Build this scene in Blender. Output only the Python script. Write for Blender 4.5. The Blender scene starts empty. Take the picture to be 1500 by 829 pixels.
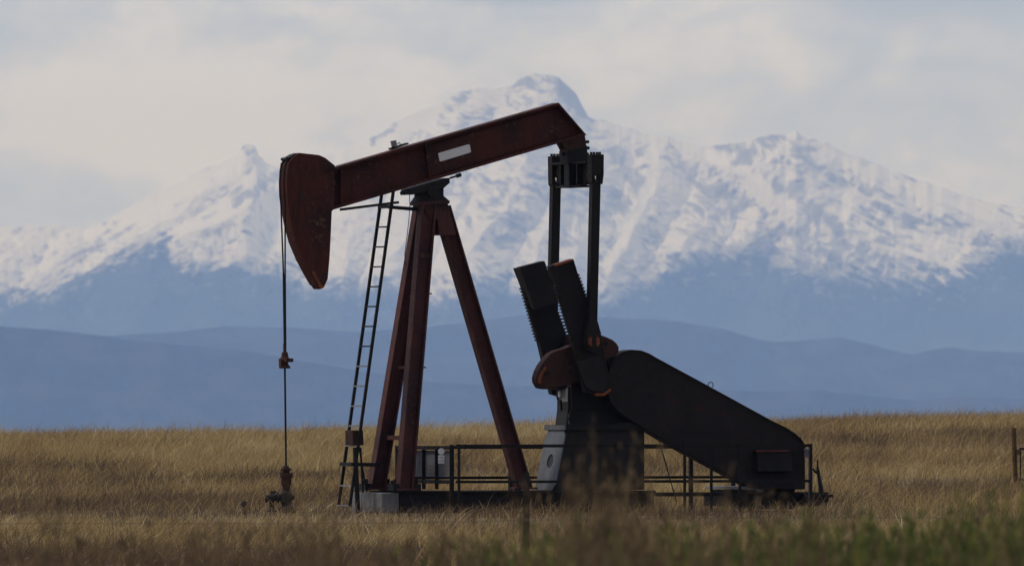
import bpy, bmesh, math, random
import numpy as np
from mathutils import Vector, Matrix

random.seed(7)
RNG = np.random.default_rng(11)
R = math.radians
SC = bpy.context.scene
COL = SC.collection

# ------------------------------------------------------------------ camera
K = 0.011 / 180.0                 # tangent per photo pixel (photo is 1500 x 829)
EYE = 1.65                        # camera height
CAMY = -180.0
PY_EYE = 600.0                    # photo row of the eye level
PITCH = math.atan((PY_EYE - 414.5) * K)
cam_d = bpy.data.cameras.new('camera')
cam = bpy.data.objects.new('camera', cam_d)
COL.objects.link(cam)
cam.location = (0, CAMY, EYE)
cam.rotation_euler = (math.pi / 2 + PITCH, 0, 0)
cam_d.sensor_width = 36.0
cam_d.lens = 36.0 / (1500 * K)
cam_d.clip_start = 1.0
cam_d.clip_end = 60000.0
cam_d.dof.use_dof = True
cam_d.dof.focus_distance = 180.0
cam_d.dof.aperture_fstop = cam_d.lens / 1000.0 / 0.048
SC.camera = cam

# ------------------------------------------------------------------ exposure
SC.view_settings.view_transform = 'Standard'
SC.view_settings.look = 'None'
SC.view_settings.exposure = 0.42
SC.view_settings.gamma = 1.0
SC.view_settings.use_curve_mapping = False
SC.cycles.volume_bounces = 2
SC.cycles.max_bounces = 6
SC.cycles.diffuse_bounces = 3
SC.cycles.use_denoising = True

# ------------------------------------------------------------------ sun
SUN_EL, SUN_AZ = R(50), R(-92)     # azimuth from +Y (away from the camera) towards +X
sun_d = bpy.data.lights.new('sun', 'SUN')
sun_d.energy = 1.15
sun_d.angle = R(14)
sun_d.color = (1.0, 0.95, 0.88)
sun = bpy.data.objects.new('sun', sun_d)
COL.objects.link(sun)
sdir = Vector((math.sin(SUN_AZ) * math.cos(SUN_EL), math.cos(SUN_AZ) * math.cos(SUN_EL), math.sin(SUN_EL)))
sun.rotation_euler = (-sdir).to_track_quat('-Z', 'Y').to_euler()
sun.location = (-60, 20, 80)


# ------------------------------------------------------------------ node helpers
class NT:
    def __init__(self, tree):
        self.t = tree
        tree.nodes.clear()

    def n(self, kind, **kw):
        nd = self.t.nodes.new(kind)
        for k, v in kw.items():
            setattr(nd, k, v)
        return nd

    def l(self, a, b):
        self.t.links.new(a, b)

    def setin(self, sock, v):
        if isinstance(v, bpy.types.NodeSocket):
            self.l(v, sock)
        else:
            sock.default_value = v

    def math(self, op, a, b=0.0, clamp=False):
        m = self.n('ShaderNodeMath', operation=op, use_clamp=clamp)
        self.setin(m.inputs[0], a)
        self.setin(m.inputs[1], b)
        return m.outputs[0]

    def mix(self, f, a, b, blend='MIX'):
        m = self.n('ShaderNodeMix', data_type='RGBA', blend_type=blend)
        self.setin(m.inputs['Factor'], f)
        self.setin(m.inputs['A'], a) if False else None
        ins = [i for i in m.inputs if i.type == 'RGBA']
        self.setin(ins[0], a)
        self.setin(ins[1], b)
        return [o for o in m.outputs if o.type == 'RGBA'][0]

    def noise(self, vec, scale, detail=4, rough=0.55, dist=0.0):
        m = self.n('ShaderNodeTexNoise')
        if vec is not None:
            self.l(vec, m.inputs['Vector'])
        m.inputs['Scale'].default_value = scale
        m.inputs['Detail'].default_value = detail
        m.inputs['Roughness'].default_value = rough
        m.inputs['Distortion'].default_value = dist
        return m.outputs['Fac']

    def ramp(self, f, stops):
        r = self.n('ShaderNodeValToRGB')
        self.l(f, r.inputs['Fac'])
        e = r.color_ramp.elements
        while len(e) < len(stops):
            e.new(0.5)
        for i, (p, c) in enumerate(stops):
            e[i].position = p
            e[i].color = (c, c, c, 1) if isinstance(c, (int, float)) else (*c, 1)
        return r.outputs['Color']

    def rng(self, v, a, b, c=0.0, d=1.0, smooth=True):
        m = self.n('ShaderNodeMapRange')
        m.interpolation_type = 'SMOOTHSTEP' if smooth else 'LINEAR'
        self.setin(m.inputs['Value'], v)
        m.inputs['From Min'].default_value = a
        m.inputs['From Max'].default_value = b
        m.inputs['To Min'].default_value = c
        m.inputs['To Max'].default_value = d
        return m.outputs['Result']

    def vscale(self, vec, s):
        m = self.n('ShaderNodeVectorMath', operation='MULTIPLY')
        self.l(vec, m.inputs[0])
        m.inputs[1].default_value = s
        return m.outputs[0]


# ------------------------------------------------------------------ world: overcast over a Nishita sky
world = bpy.data.worlds.new('World')
SC.world = world
world.use_nodes = True
W = NT(world.node_tree)
sky = W.n('ShaderNodeTexSky', sky_type='NISHITA')
sky.sun_disc = False
sky.sun_elevation = SUN_EL
sky.sun_rotation = SUN_AZ
sky.altitude = 1500
tc = W.n('ShaderNodeTexCoord')
dirv = tc.outputs['Generated']
sep = W.n('ShaderNodeSeparateXYZ')
W.l(dirv, sep.inputs[0])
zc = W.math('MAXIMUM', sep.outputs['Z'], 0.0)
stretched = W.vscale(dirv, (1.0, 1.0, 1.8))
n1 = W.noise(stretched, 34.0, 7, 0.58, 0.5)
n2 = W.noise(stretched, 110.0, 6, 0.62, 0.3)


def sky_blob(px, py, rx, ry):
    """a soft patch of cloud standing in one direction of the sky"""
    d = Vector(((px - 750) * K, 1.0, (PY_EYE - py) * K)).normalized()
    m = W.n('ShaderNodeVectorMath', operation='SUBTRACT')
    W.l(dirv, m.inputs[0])
    m.inputs[1].default_value = d
    s = W.vscale(m.outputs[0], (1 / (rx * K), 1 / (rx * K), 1 / (ry * K)))
    ln = W.n('ShaderNodeVectorMath', operation='LENGTH')
    W.l(s, ln.inputs[0])
    return W.rng(ln.outputs['Value'], 0.0, 1.0, 1.0, 0.0)


bright = W.math('MULTIPLY', sky_blob(190, 165, 330, 190), 0.5)
for bb in (W.math('MULTIPLY', sky_blob(1400, 70, 170, 40), 0.16),
           W.math('MULTIPLY', sky_blob(1000, 90, 500, 110), 0.12),
           W.math('MULTIPLY', sky_blob(425, 12, 120, 26), 0.22),
           W.math('MULTIPLY', sky_blob(930, 180, 150, 80), 0.12)):
    bright = W.math('ADD', bright, bb)
mixn = W.math('ADD', W.math('MULTIPLY', n1, 0.58), W.math('MULTIPLY', n2, 0.46))
bsum = W.math('ADD', W.math('MULTIPLY', W.math('SUBTRACT', mixn, 0.52), 2.7), bright)
dark = W.math('ADD', W.math('MULTIPLY', sky_blob(40, 300, 360, 100), 0.34), W.math('MULTIPLY', sky_blob(1000, 160, 260, 60), 0.05))
bsum = W.math('SUBTRACT', bsum, dark)
cloudf = W.rng(bsum, -0.32, 0.36)
cloud_c = W.ramp(cloudf, [(0.0, (3.5, 4.15, 5.95)), (0.42, (4.2, 4.62, 6.1)), (1.0, (5.5, 5.75, 6.9))])
gap = W.math('ADD', W.math('MULTIPLY', sky_blob(760, -16, 240, 50), 1.1), W.math('MULTIPLY', sky_blob(1420, -6, 480, 90), 0.85))
gap = W.math('ADD', gap, W.math('MULTIPLY', W.math('SUBTRACT', n1, 0.5), 1.2))
gapf = W.math('MULTIPLY', W.rng(gap, 0.12, 0.85), 0.75)
cloud_c = W.mix(gapf, cloud_c, (2.5, 3.05, 4.55, 1))
# an overcast sky is brighter towards the zenith
zen = W.math('ADD', W.math('MULTIPLY', zc, 0.55), 1.0)
# added dimming of the unseen sky behind the camera, keeps near faces dark
zen = W.math('MULTIPLY', zen, W.rng(sep.outputs['Y'], -0.7, 0.5, 0.42, 1.0))
zc3 = W.n('ShaderNodeVectorMath', operation='MULTIPLY')
zcv = W.n('ShaderNodeCombineXYZ')
for i in range(3):
    W.l(zen, zcv.inputs[i])
W.l(zcv.outputs[0], zc3.inputs[0])
# added warm tint away from the mountains, to warm the light on near things
W.l(W.mix(W.rng(sep.outputs['Y'], 0.2, 0.98), (1.06, 1.0, 0.90, 1), (1, 1, 1, 1)), zc3.inputs[1])
vm = W.n('ShaderNodeVectorMath', operation='MULTIPLY')
W.l(cloud_c, vm.inputs[0])
W.l(zc3.outputs[0], vm.inputs[1])
cover = W.mix(0.9, sky.outputs['Color'], vm.outputs[0])
bg = W.n('ShaderNodeBackground')
bg.inputs['Strength'].default_value = 0.1
W.l(cover, bg.inputs['Color'])
wo = W.n('ShaderNodeOutputWorld')
W.l(bg.outputs[0], wo.inputs['Surface'])


# ------------------------------------------------------------------ numpy noise
def _hash(ix, iy, seed):
    h = (ix.astype(np.int64) * 374761393 + iy.astype(np.int64) * 668265263 + seed * 1442695041) & 0xFFFFFFFF
    h = ((h ^ (h >> 13)) * 1274126177) & 0xFFFFFFFF
    h = h ^ (h >> 16)
    return (h & 0xFFFFFF) / float(0xFFFFFF)


def vnoise(x, y, seed=0):
    ix, iy = np.floor(x), np.floor(y)
    fx, fy = x - ix, y - iy
    fx = fx * fx * fx * (fx * (fx * 6 - 15) + 10)
    fy = fy * fy * fy * (fy * (fy * 6 - 15) + 10)
    a, b = _hash(ix, iy, seed), _hash(ix + 1, iy, seed)
    c, d = _hash(ix, iy + 1, seed), _hash(ix + 1, iy + 1, seed)
    return (a * (1 - fx) + b * fx) * (1 - fy) + (c * (1 - fx) + d * fx) * fy


def fbm(x, y, oct=5, seed=0, gain=0.5, ridged=False):
    s, a, t = 0.0, 1.0, 0.0
    ang = 0.6
    for o in range(oct):
        n = vnoise(x, y, seed + o * 17)
        if ridged:
            n = 1 - np.abs(2 * n - 1)
        s = s + a * n
        t += a
        a *= gain
        x, y = (x * math.cos(ang) - y * math.sin(ang)) * 2.03 + 13.7, (x * math.sin(ang) + y * math.cos(ang)) * 2.03 + 7.1
    return s / t


def sstep(a, b, x):
    t = np.clip((x - a) / (b - a), 0, 1)
    return t * t * (3 - 2 * t)


# ------------------------------------------------------------------ object helpers
def props(o, label=None, cat=None, group=None, kind=None):
    if label:
        o['label'] = label
    if cat:
        o['category'] = cat
    if group:
        o['group'] = group
    if kind:
        o['kind'] = kind
    return o


def mesh_np(name, co, quads=None, tris=None, mat=None, smooth=True, attrs=None):
    me = bpy.data.meshes.new(name)
    nq = 0 if quads is None else len(quads)
    ntr = 0 if tris is None else len(tris)
    me.vertices.add(len(co))
    me.vertices.foreach_set('co', np.ascontiguousarray(co, dtype=np.float32).ravel())
    loops, starts = [], []
    if nq:
        loops.append(np.asarray(quads, dtype=np.int32).ravel())
        starts.append(np.arange(nq, dtype=np.int32) * 4)
    if ntr:
        loops.append(np.asarray(tris, dtype=np.int32).ravel())
        starts.append(np.arange(ntr, dtype=np.int32) * 3 + nq * 4)
    lv = np.concatenate(loops)
    me.loops.add(len(lv))
    me.loops.foreach_set('vertex_index', lv)
    st = np.concatenate(starts)
    me.polygons.add(len(st))
    me.polygons.foreach_set('loop_start', st)
    me.polygons.foreach_set('use_smooth', np.full(len(st), smooth))
    me.update(calc_edges=True)
    for an, av in (attrs or {}).items():
        at = me.attributes.new(an, 'FLOAT', 'POINT')
        at.data.foreach_set('value', np.ascontiguousarray(av, dtype=np.float32).ravel())
    if mat:
        me.materials.append(mat)
    o = bpy.data.objects.new(name, me)
    COL.objects.link(o)
    return o


def grid_quads(nr, nc):
    i = np.arange(nr - 1)[:, None] * nc + np.arange(nc - 1)[None, :]
    return np.stack([i, i + 1, i + nc + 1, i + nc], -1).reshape(-1, 4)


class MB:
    """collects shapes and links them as one mesh object"""

    def __init__(self):
        self.bm = bmesh.new()

    def hull(self, vs, faces):
        b = [self.bm.verts.new(v) for v in vs]
        for f in faces:
            try:
                self.bm.faces.new([b[i] for i in f])
            except ValueError:
                pass
        return self

    def prism(self, a, b):
        """two equal rings of 3D points, joined"""
        n = len(a)
        vs = list(a) + list(b)
        fs = [list(range(n)), list(range(2 * n - 1, n - 1, -1))]
        for i in range(n):
            j = (i + 1) % n
            fs.append([i, j, n + j, n + i])
        return self.hull(vs, fs)

    def box(self, c, s, rot=None):
        c = Vector(c)
        m = rot if rot is not None else Matrix.Identity(3)
        hx, hy, hz = s[0] / 2, s[1] / 2, s[2] / 2
        a = [c + m @ Vector(p) for p in ((-hx, -hy, -hz), (hx, -hy, -hz), (hx, hy, -hz), (-hx, hy, -hz))]
        b = [c + m @ Vector(p) for p in ((-hx, -hy, hz), (hx, -hy, hz), (hx, hy, hz), (-hx, hy, hz))]
        return self.prism(a, b)

    def bar(self, p0, p1, w, t, side=(0, 1, 0)):
        """rectangular bar from p0 to p1; t along `side`, w along the third axis"""
        p0, p1 = Vector(p0), Vector(p1)
        d = (p1 - p0).normalized()
        sd = Vector(side)
        sd = (sd - d * sd.dot(d)).normalized()
        u = d.cross(sd)
        ring = [(-1, -1), (1, -1), (1, 1), (-1, 1)]
        a = [p0 + u * (i * w / 2) + sd * (j * t / 2) for i, j in ring]
        b = [p1 + u * (i * w / 2) + sd * (j * t / 2) for i, j in ring]
        return self.prism(a, b)

    def ibeam(self, p0, p1, w, t, th=0.03, side=(0, 1, 0)):
        """flanges at +-w/2 (in plane), each t wide along side, plus the web"""
        p0, p1 = Vector(p0), Vector(p1)
        d = (p1 - p0).normalized()
        sd = Vector(side)
        sd = (sd - d * sd.dot(d)).normalized()
        u = d.cross(sd)
        for s in (-1, 1):
            off = u * (s * (w / 2 - th / 2))
            self.bar(p0 + off, p1 + off, th, t, side)
        self.bar(p0, p1, w - 2 * th - 0.002, th * 0.7, side)
        return self

    def cyl(self, p0, p1, r0, r1=None, n=16):
        r1 = r0 if r1 is None else r1
        p0, p1 = Vector(p0), Vector(p1)
        d = (p1 - p0).normalized()
        e = d.orthogonal().normalized()
        f = d.cross(e)
        a = [p0 + (e * math.cos(k) + f * math.sin(k)) * r0 for k in np.linspace(0, 2 * math.pi, n, endpoint=False)]
        b = [p1 + (e * math.cos(k) + f * math.sin(k)) * r1 for k in np.linspace(0, 2 * math.pi, n, endpoint=False)]
        return self.prism(a, b)

    def tube(self, pts, r, n=8):
        pts = [Vector(p) for p in pts]
        rings = []
        for i, p in enumerate(pts):
            d = (pts[min(i + 1, len(pts) - 1)] - pts[max(i - 1, 0)]).normalized()
            e = Vector((0, 1, 0.001))
            e = (e - d * e.dot(d)).normalized()
            f = d.cross(e)
            rr = r[i] if isinstance(r, (list, tuple)) else r
            rings.append([self.bm.verts.new(p + (e * math.cos(k) + f * math.sin(k)) * rr)
                          for k in np.linspace(0, 2 * math.pi, n, endpoint=False)])
        for a, b in zip(rings[:-1], rings[1:]):
            for i in range(n):
                j = (i + 1) % n
                self.bm.faces.new([a[i], a[j], b[j], b[i]])
        self.bm.faces.new(rings[0][::-1])
        self.bm.faces.new(rings[-1])
        return self

    def lathe(self, base, prof, n=20):
        """prof: list of (radius, z) above base"""
        base = Vector(base)
        rings = [[self.bm.verts.new(base + Vector((r * math.cos(k), r * math.sin(k), z)))
                  for k in np.linspace(0, 2 * math.pi, n, endpoint=False)] for r, z in prof]
        for a, b in zip(rings[:-1], rings[1:]):
            for i in range(n):
                j = (i + 1) % n
                self.bm.faces.new([a[i], a[j], b[j], b[i]])
        self.bm.faces.new(rings[0][::-1])
        self.bm.faces.new(rings[-1])
        return self

    def split(self, name, mat, parent=None, bevel=0.0):
        """every loose piece as an object of its own"""
        left, out = set(self.bm.verts), []
        while left:
            todo, isl = [left.pop()], []
            while todo:
                v = todo.pop()
                isl.append(v)
                for e in v.link_edges:
                    w = e.other_vert(v)
                    if w in left:
                        left.discard(w)
                        todo.append(w)
            k = MB()
            mp = {v: k.bm.verts.new(v.co) for v in isl}
            for f in {f for v in isl for f in v.link_faces}:
                k.bm.faces.new([mp[v] for v in f.verts])
            out.append(k.build(name, mat, parent, bevel))
        self.bm.free()
        return out

    def build(self, name, mat, parent=None, bevel=0.0, smooth=False):
        bmesh.ops.recalc_face_normals(self.bm, faces=self.bm.faces)
        me = bpy.data.meshes.new(name)
        self.bm.to_mesh(me)
        self.bm.free()
        me.materials.append(mat)
        o = bpy.data.objects.new(name, me)
        COL.objects.link(o)
        if parent is not None:
            o.parent = parent
        if smooth:
            for p in me.polygons:
                p.use_smooth = True
        if bevel:
            m = o.modifiers.new('bevel', 'BEVEL')
            m.width = bevel
            m.segments = 2
            m.limit_method = 'ANGLE'
            m.angle_limit = R(40)
        return o


def empty(name, loc, rz=0.0):
    o = bpy.data.objects.new(name, None)
    COL.objects.link(o)
    o.location = loc
    o.rotation_euler = (0, 0, rz)
    o.empty_display_size = 0.3
    return o


# ------------------------------------------------------------------ materials
def new_mat(name):
    m = bpy.data.materials.new(name)
    m.use_nodes = True
    return m, NT(m.node_tree)


def paint(name, base, worn, grime, rough=0.62, scale=2.0, wear=0.5, streak=True, spec=0.3, metal=0.0):
    m, N = new_mat(name)
    out = N.n('ShaderNodeOutputMaterial')
    p = N.n('ShaderNodeBsdfPrincipled')
    tcn = N.n('ShaderNodeTexCoord')
    ob = tcn.outputs['Object']
    big = N.noise(ob, scale, 6, 0.62, 0.3)
    fine = N.noise(ob, scale * 9, 5, 0.65)
    st = N.noise(N.vscale(ob, (6.0, 6.0, 0.7)), scale * 1.6, 5, 0.6)
    c = N.mix(N.rng(big, 0.42, 0.68), (*base, 1), (*grime, 1))
    if streak:
        c = N.mix(N.math('MULTIPLY', N.rng(st, 0.5, 0.72), 0.6), c, (*grime, 1))
    wf = N.rng(N.math('ADD', N.math('MULTIPLY', fine, 0.6), N.math('MULTIPLY', big, 0.4)), 0.68 - 0.14 * wear, 0.78 - 0.12 * wear)
    c = N.mix(wf, c, (*worn, 1))
    N.l(c, p.inputs['Base Color'])
    rr = N.rng(fine, 0.3, 0.7, rough - 0.1, rough + 0.14)
    N.l(rr, p.inputs['Roughness'])
    p.inputs['Specular IOR Level'].default_value = spec
    p.inputs['Metallic'].default_value = metal
    b = N.n('ShaderNodeBump')
    b.inputs['Strength'].default_value = 0.25
    b.inputs['Distance'].default_value = 0.01
    N.l(fine, b.inputs['Height'])
    N.l(b.outputs[0], p.inputs['Normal'])
    N.l(p.outputs[0], out.inputs['Surface'])
    return m


M_RED = paint('red_oxide_paint', (0.072, 0.020, 0.012), (0.115, 0.055, 0.028), (0.022, 0.010, 0.009), 0.7, 1.3, 1.0, spec=0.15)
M_LEG = paint('red_leg_paint', (0.080, 0.027, 0.022), (0.11, 0.055, 0.042), (0.036, 0.016, 0.014), 0.68, 1.5, 0.85, spec=0.2)
M_BLACK = paint('black_steel_paint', (0.0125, 0.0105, 0.008), (0.028, 0.021, 0.015), (0.009, 0.0075, 0.006), 0.65, 2.0, 0.3, spec=0.2)
M_CHAR = paint('charcoal_steel_paint', (0.020, 0.018, 0.016), (0.036, 0.027, 0.02), (0.013, 0.0115, 0.010), 0.68, 2.2, 0.3, spec=0.2)
M_GUARD = paint('belt_guard_paint', (0.0165, 0.0135, 0.011), (0.085, 0.015, 0.008), (0.021, 0.018, 0.015), 0.75, 1.1, 1.05, spec=0.18)
M_GREY = paint('grey_paint_and_lit_face', (0.115, 0.12, 0.132), (0.09, 0.07, 0.06), (0.085, 0.085, 0.09), 0.6, 1.8, 0.25, spec=0.3)
M_ORANGE = paint('orange_paint', (0.21, 0.062, 0.018), (0.14, 0.045, 0.018), (0.10, 0.034, 0.014), 0.65, 3.0, 0.4, spec=0.2)
M_RUSTW = paint('rusty_brown_steel', (0.052, 0.023, 0.015), (0.09, 0.04, 0.02), (0.022, 0.013, 0.011), 0.75, 2.4, 0.5, spec=0.15)
M_RUSTP = paint('rusty_pipe', (0.115, 0.070, 0.030), (0.16, 0.10, 0.05), (0.06, 0.036, 0.02), 0.8, 5.0, 0.5, spec=0.15)
M_WELL = paint('weathered_iron', (0.035, 0.027, 0.022), (0.13, 0.11, 0.09), (0.02, 0.016, 0.013), 0.75, 6.0, 0.45, spec=0.25)
M_ALU_LIT = paint('aluminium_and_lit_face', (0.19, 0.20, 0.21), (0.14, 0.12, 0.10), (0.14, 0.14, 0.15), 0.55, 2.0, 0.4, spec=0.35)
M_WHITE = paint('white_plate_paint', (0.72, 0.72, 0.72), (0.6, 0.56, 0.52), (0.66, 0.66, 0.66), 0.6, 4.0, 0.15, spec=0.3)
M_CONC = paint('weathered_lit_concrete', (0.17, 0.17, 0.17), (0.22, 0.21, 0.2), (0.11, 0.105, 0.10), 0.9, 3.0, 0.6, spec=0.1)
M_INK_HOLE = paint('ink_and_hole_shade', (0.02, 0.02, 0.02), (0.03, 0.03, 0.03), (0.02, 0.02, 0.02), 0.6, 4, 0.1)
M_RUSTINK = paint('rust_lettering', (0.17, 0.085, 0.05), (0.24, 0.16, 0.12), (0.2, 0.12, 0.08), 0.7, 20, 0.6)
M_WIRE = paint('galvanised_wire', (0.10, 0.09, 0.08), (0.1, 0.06, 0.04), (0.07, 0.06, 0.05), 0.6, 6, 0.3)


def ground_material():
    m, N = new_mat('prairie_soil')
    out = N.n('ShaderNodeOutputMaterial')
    p = N.n('ShaderNodeBsdfPrincipled')
    g = N.n('ShaderNodeNewGeometry')
    pos = g.outputs['Position']
    a = N.noise(pos, 0.35, 6, 0.6)
    b = N.noise(pos, 4.0, 6, 0.7)
    c = N.mix(N.rng(a, 0.35, 0.65), (0.15, 0.105, 0.055, 1), (0.10, 0.066, 0.04, 1))
    c = N.mix(N.rng(b, 0.4, 0.7), c, (0.22, 0.165, 0.085, 1))
    N.l(c, p.inputs['Base Color'])
    p.inputs['Roughness'].default_value = 0.95
    p.inputs['Specular IOR Level'].default_value = 0.05
    bp = N.n('ShaderNodeBump')
    bp.inputs['Strength'].default_value = 0.6
    bp.inputs['Distance'].default_value = 0.05
    N.l(b, bp.inputs['Height'])
    N.l(bp.outputs[0], p.inputs['Normal'])
    N.l(p.outputs[0], out.inputs['Surface'])
    return m


def blade_material(name, stops, transl=0.3):
    """colour of each blade from its own 'tint' attribute"""
    m, N = new_mat(name)
    out = N.n('ShaderNodeOutputMaterial')
    at = N.n('ShaderNodeAttribute', attribute_name='tint')
    c = N.ramp(at.outputs['Fac'], stops)
    d = N.n('ShaderNodeBsdfDiffuse')
    t = N.n('ShaderNodeBsdfTranslucent')
    N.l(c, d.inputs['Color'])
    N.l(c, t.inputs['Color'])
    mx = N.n('ShaderNodeMixShader')
    mx.inputs[0].default_value = transl
    N.l(d.outputs[0], mx.inputs[1])
    N.l(t.outputs[0], mx.inputs[2])
    N.l(mx.outputs[0], out.inputs['Surface'])
    return m


# ------------------------------------------------------------------ the ground
RIDGE_PX = [-400, 0, 200, 400, 640, 800, 1000, 1130, 1200, 1350, 1500, 1900]
RIDGE_PY = [632, 630, 628, 628, 625, 619, 615, 612, 608, 606, 603, 600]
RIDGE_Y = 80.0
GRASS_TOP = 0.31


def ground_h(X, Y):
    X = np.asarray(X, dtype=float)
    Y = np.asarray(Y, dtype=float)
    px = 750 + X / (np.maximum(Y + 180, 60) * K)
    rpy = np.interp(px, RIDGE_PX, RIDGE_PY)
    rz = EYE - (rpy - PY_EYE) * K * (RIDGE_Y + 180) - GRASS_TOP
    t = np.clip((Y - 4) / (RIDGE_Y - 4), 0, 1)
    h = rz * (t ** 1.25)
    beyond = np.clip((Y - RIDGE_Y) / 1200.0, 0, 1)
    h = h - 46 * beyond * beyond * (3 - 2 * beyond) - 0.0022 * np.clip(Y - 2000, 0, None) - 0.004 * np.clip(Y - RIDGE_Y, 0, 200)
    h = h - 0.2 * sstep(-3.5, -12, Y)
    h = h + 0.45 * sstep(-99, -112, Y)
    near = sstep(300, 120, np.abs(Y)) * sstep(200, 60, np.abs(X))
    h = h + near * (fbm(X * 0.12, Y * 0.12, 3, 5) - 0.5) * 0.16 * sstep(4.5, 9.0, np.hypot(X * 0.55, Y))
    return h


def axis(dense_lo, dense_hi, step, lo, hi, grow=1.35):
    a = list(np.arange(dense_lo, dense_hi + 1e-6, step))
    s, v = step, dense_hi
    while v < hi:
        s *= grow
        v = min(v + s, hi)
        a.append(v)
    s, v = step, dense_lo
    pre = []
    while v > lo:
        s *= grow
        v = max(v - s, lo)
        pre.append(v)
    return np.array(pre[::-1] + a)


gx = axis(-24, 24, 0.6, -26000, 26000)
gy = axis(-150, 110, 0.6, -900, 50500)
GX, GY = np.meshgrid(gx, gy)
GZ = ground_h(GX, GY)
ground = mesh_np('ground', np.stack([GX, GY, GZ], -1).reshape(-1, 3), grid_quads(len(gy), len(gx)), mat=ground_material())
props(ground, 'dry brown prairie ground under the grass', 'ground', kind='structure')


# ------------------------------------------------------------------ grass
def build_blades(name, X, Y, H, lean, tint, width, mat, arch=0.35, top_cap=None, base_drop=0.03, nseg=4):
    n = len(X)
    Z0 = ground_h(X, Y) - base_drop
    if callable(lean):
        lean = lean(n)
    lx, ly = lean
    wang = RNG.uniform(-0.9, 0.9, n)
    wx, wy = np.cos(wang), np.sin(wang)
    nv = nseg * 2 + 1
    co = np.zeros((n, nv, 3), dtype=np.float32)
    for i in range(nseg + 1):
        t = i / nseg
        bend = t * t * (0.55 + 0.45 * t)
        cx = X + lx * bend
        cy = Y + ly * bend
        cz = Z0 + H * (t - arch * 0.35 * np.hypot(lx, ly) / np.maximum(H, 0.05) * t ** 3)
        w = width * (1.0 - 0.75 * t ** 1.6) * 0.5
        if i < nseg:
            co[:, 2 * i] = np.stack([cx - wx * w, cy - wy * w, cz], -1)
            co[:, 2 * i + 1] = np.stack([cx + wx * w, cy + wy * w, cz], -1)
        else:
            co[:, 2 * nseg] = np.stack([cx, cy, cz], -1)
    base = (np.arange(n) * nv)[:, None]
    qs = [np.concatenate([base + 2 * i, base + 2 * i + 1, base + 2 * i + 3, base + 2 * i + 2], 1) for i in range(nseg - 1)]
    q = np.concatenate(qs, 0)
    k = 2 * (nseg - 1)
    tr = np.concatenate([base + k, base + k + 1, base + k + 2], 1)
    return mesh_np(name, co.reshape(-1, 3), q, tr, mat=mat, smooth=True,
                   attrs={'tint': np.repeat(tint, nv)})


M_STRAW = blade_material('dry_grass', [
    (0.0, (0.085, 0.060, 0.047)), (0.22, (0.19, 0.126, 0.076)), (0.45, (0.42, 0.298, 0.122)),
    (0.7, (0.54, 0.405, 0.185)), (0.88, (0.68, 0.56, 0.32)), (1.0, (0.78, 0.70, 0.50))], 0.25)


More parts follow.
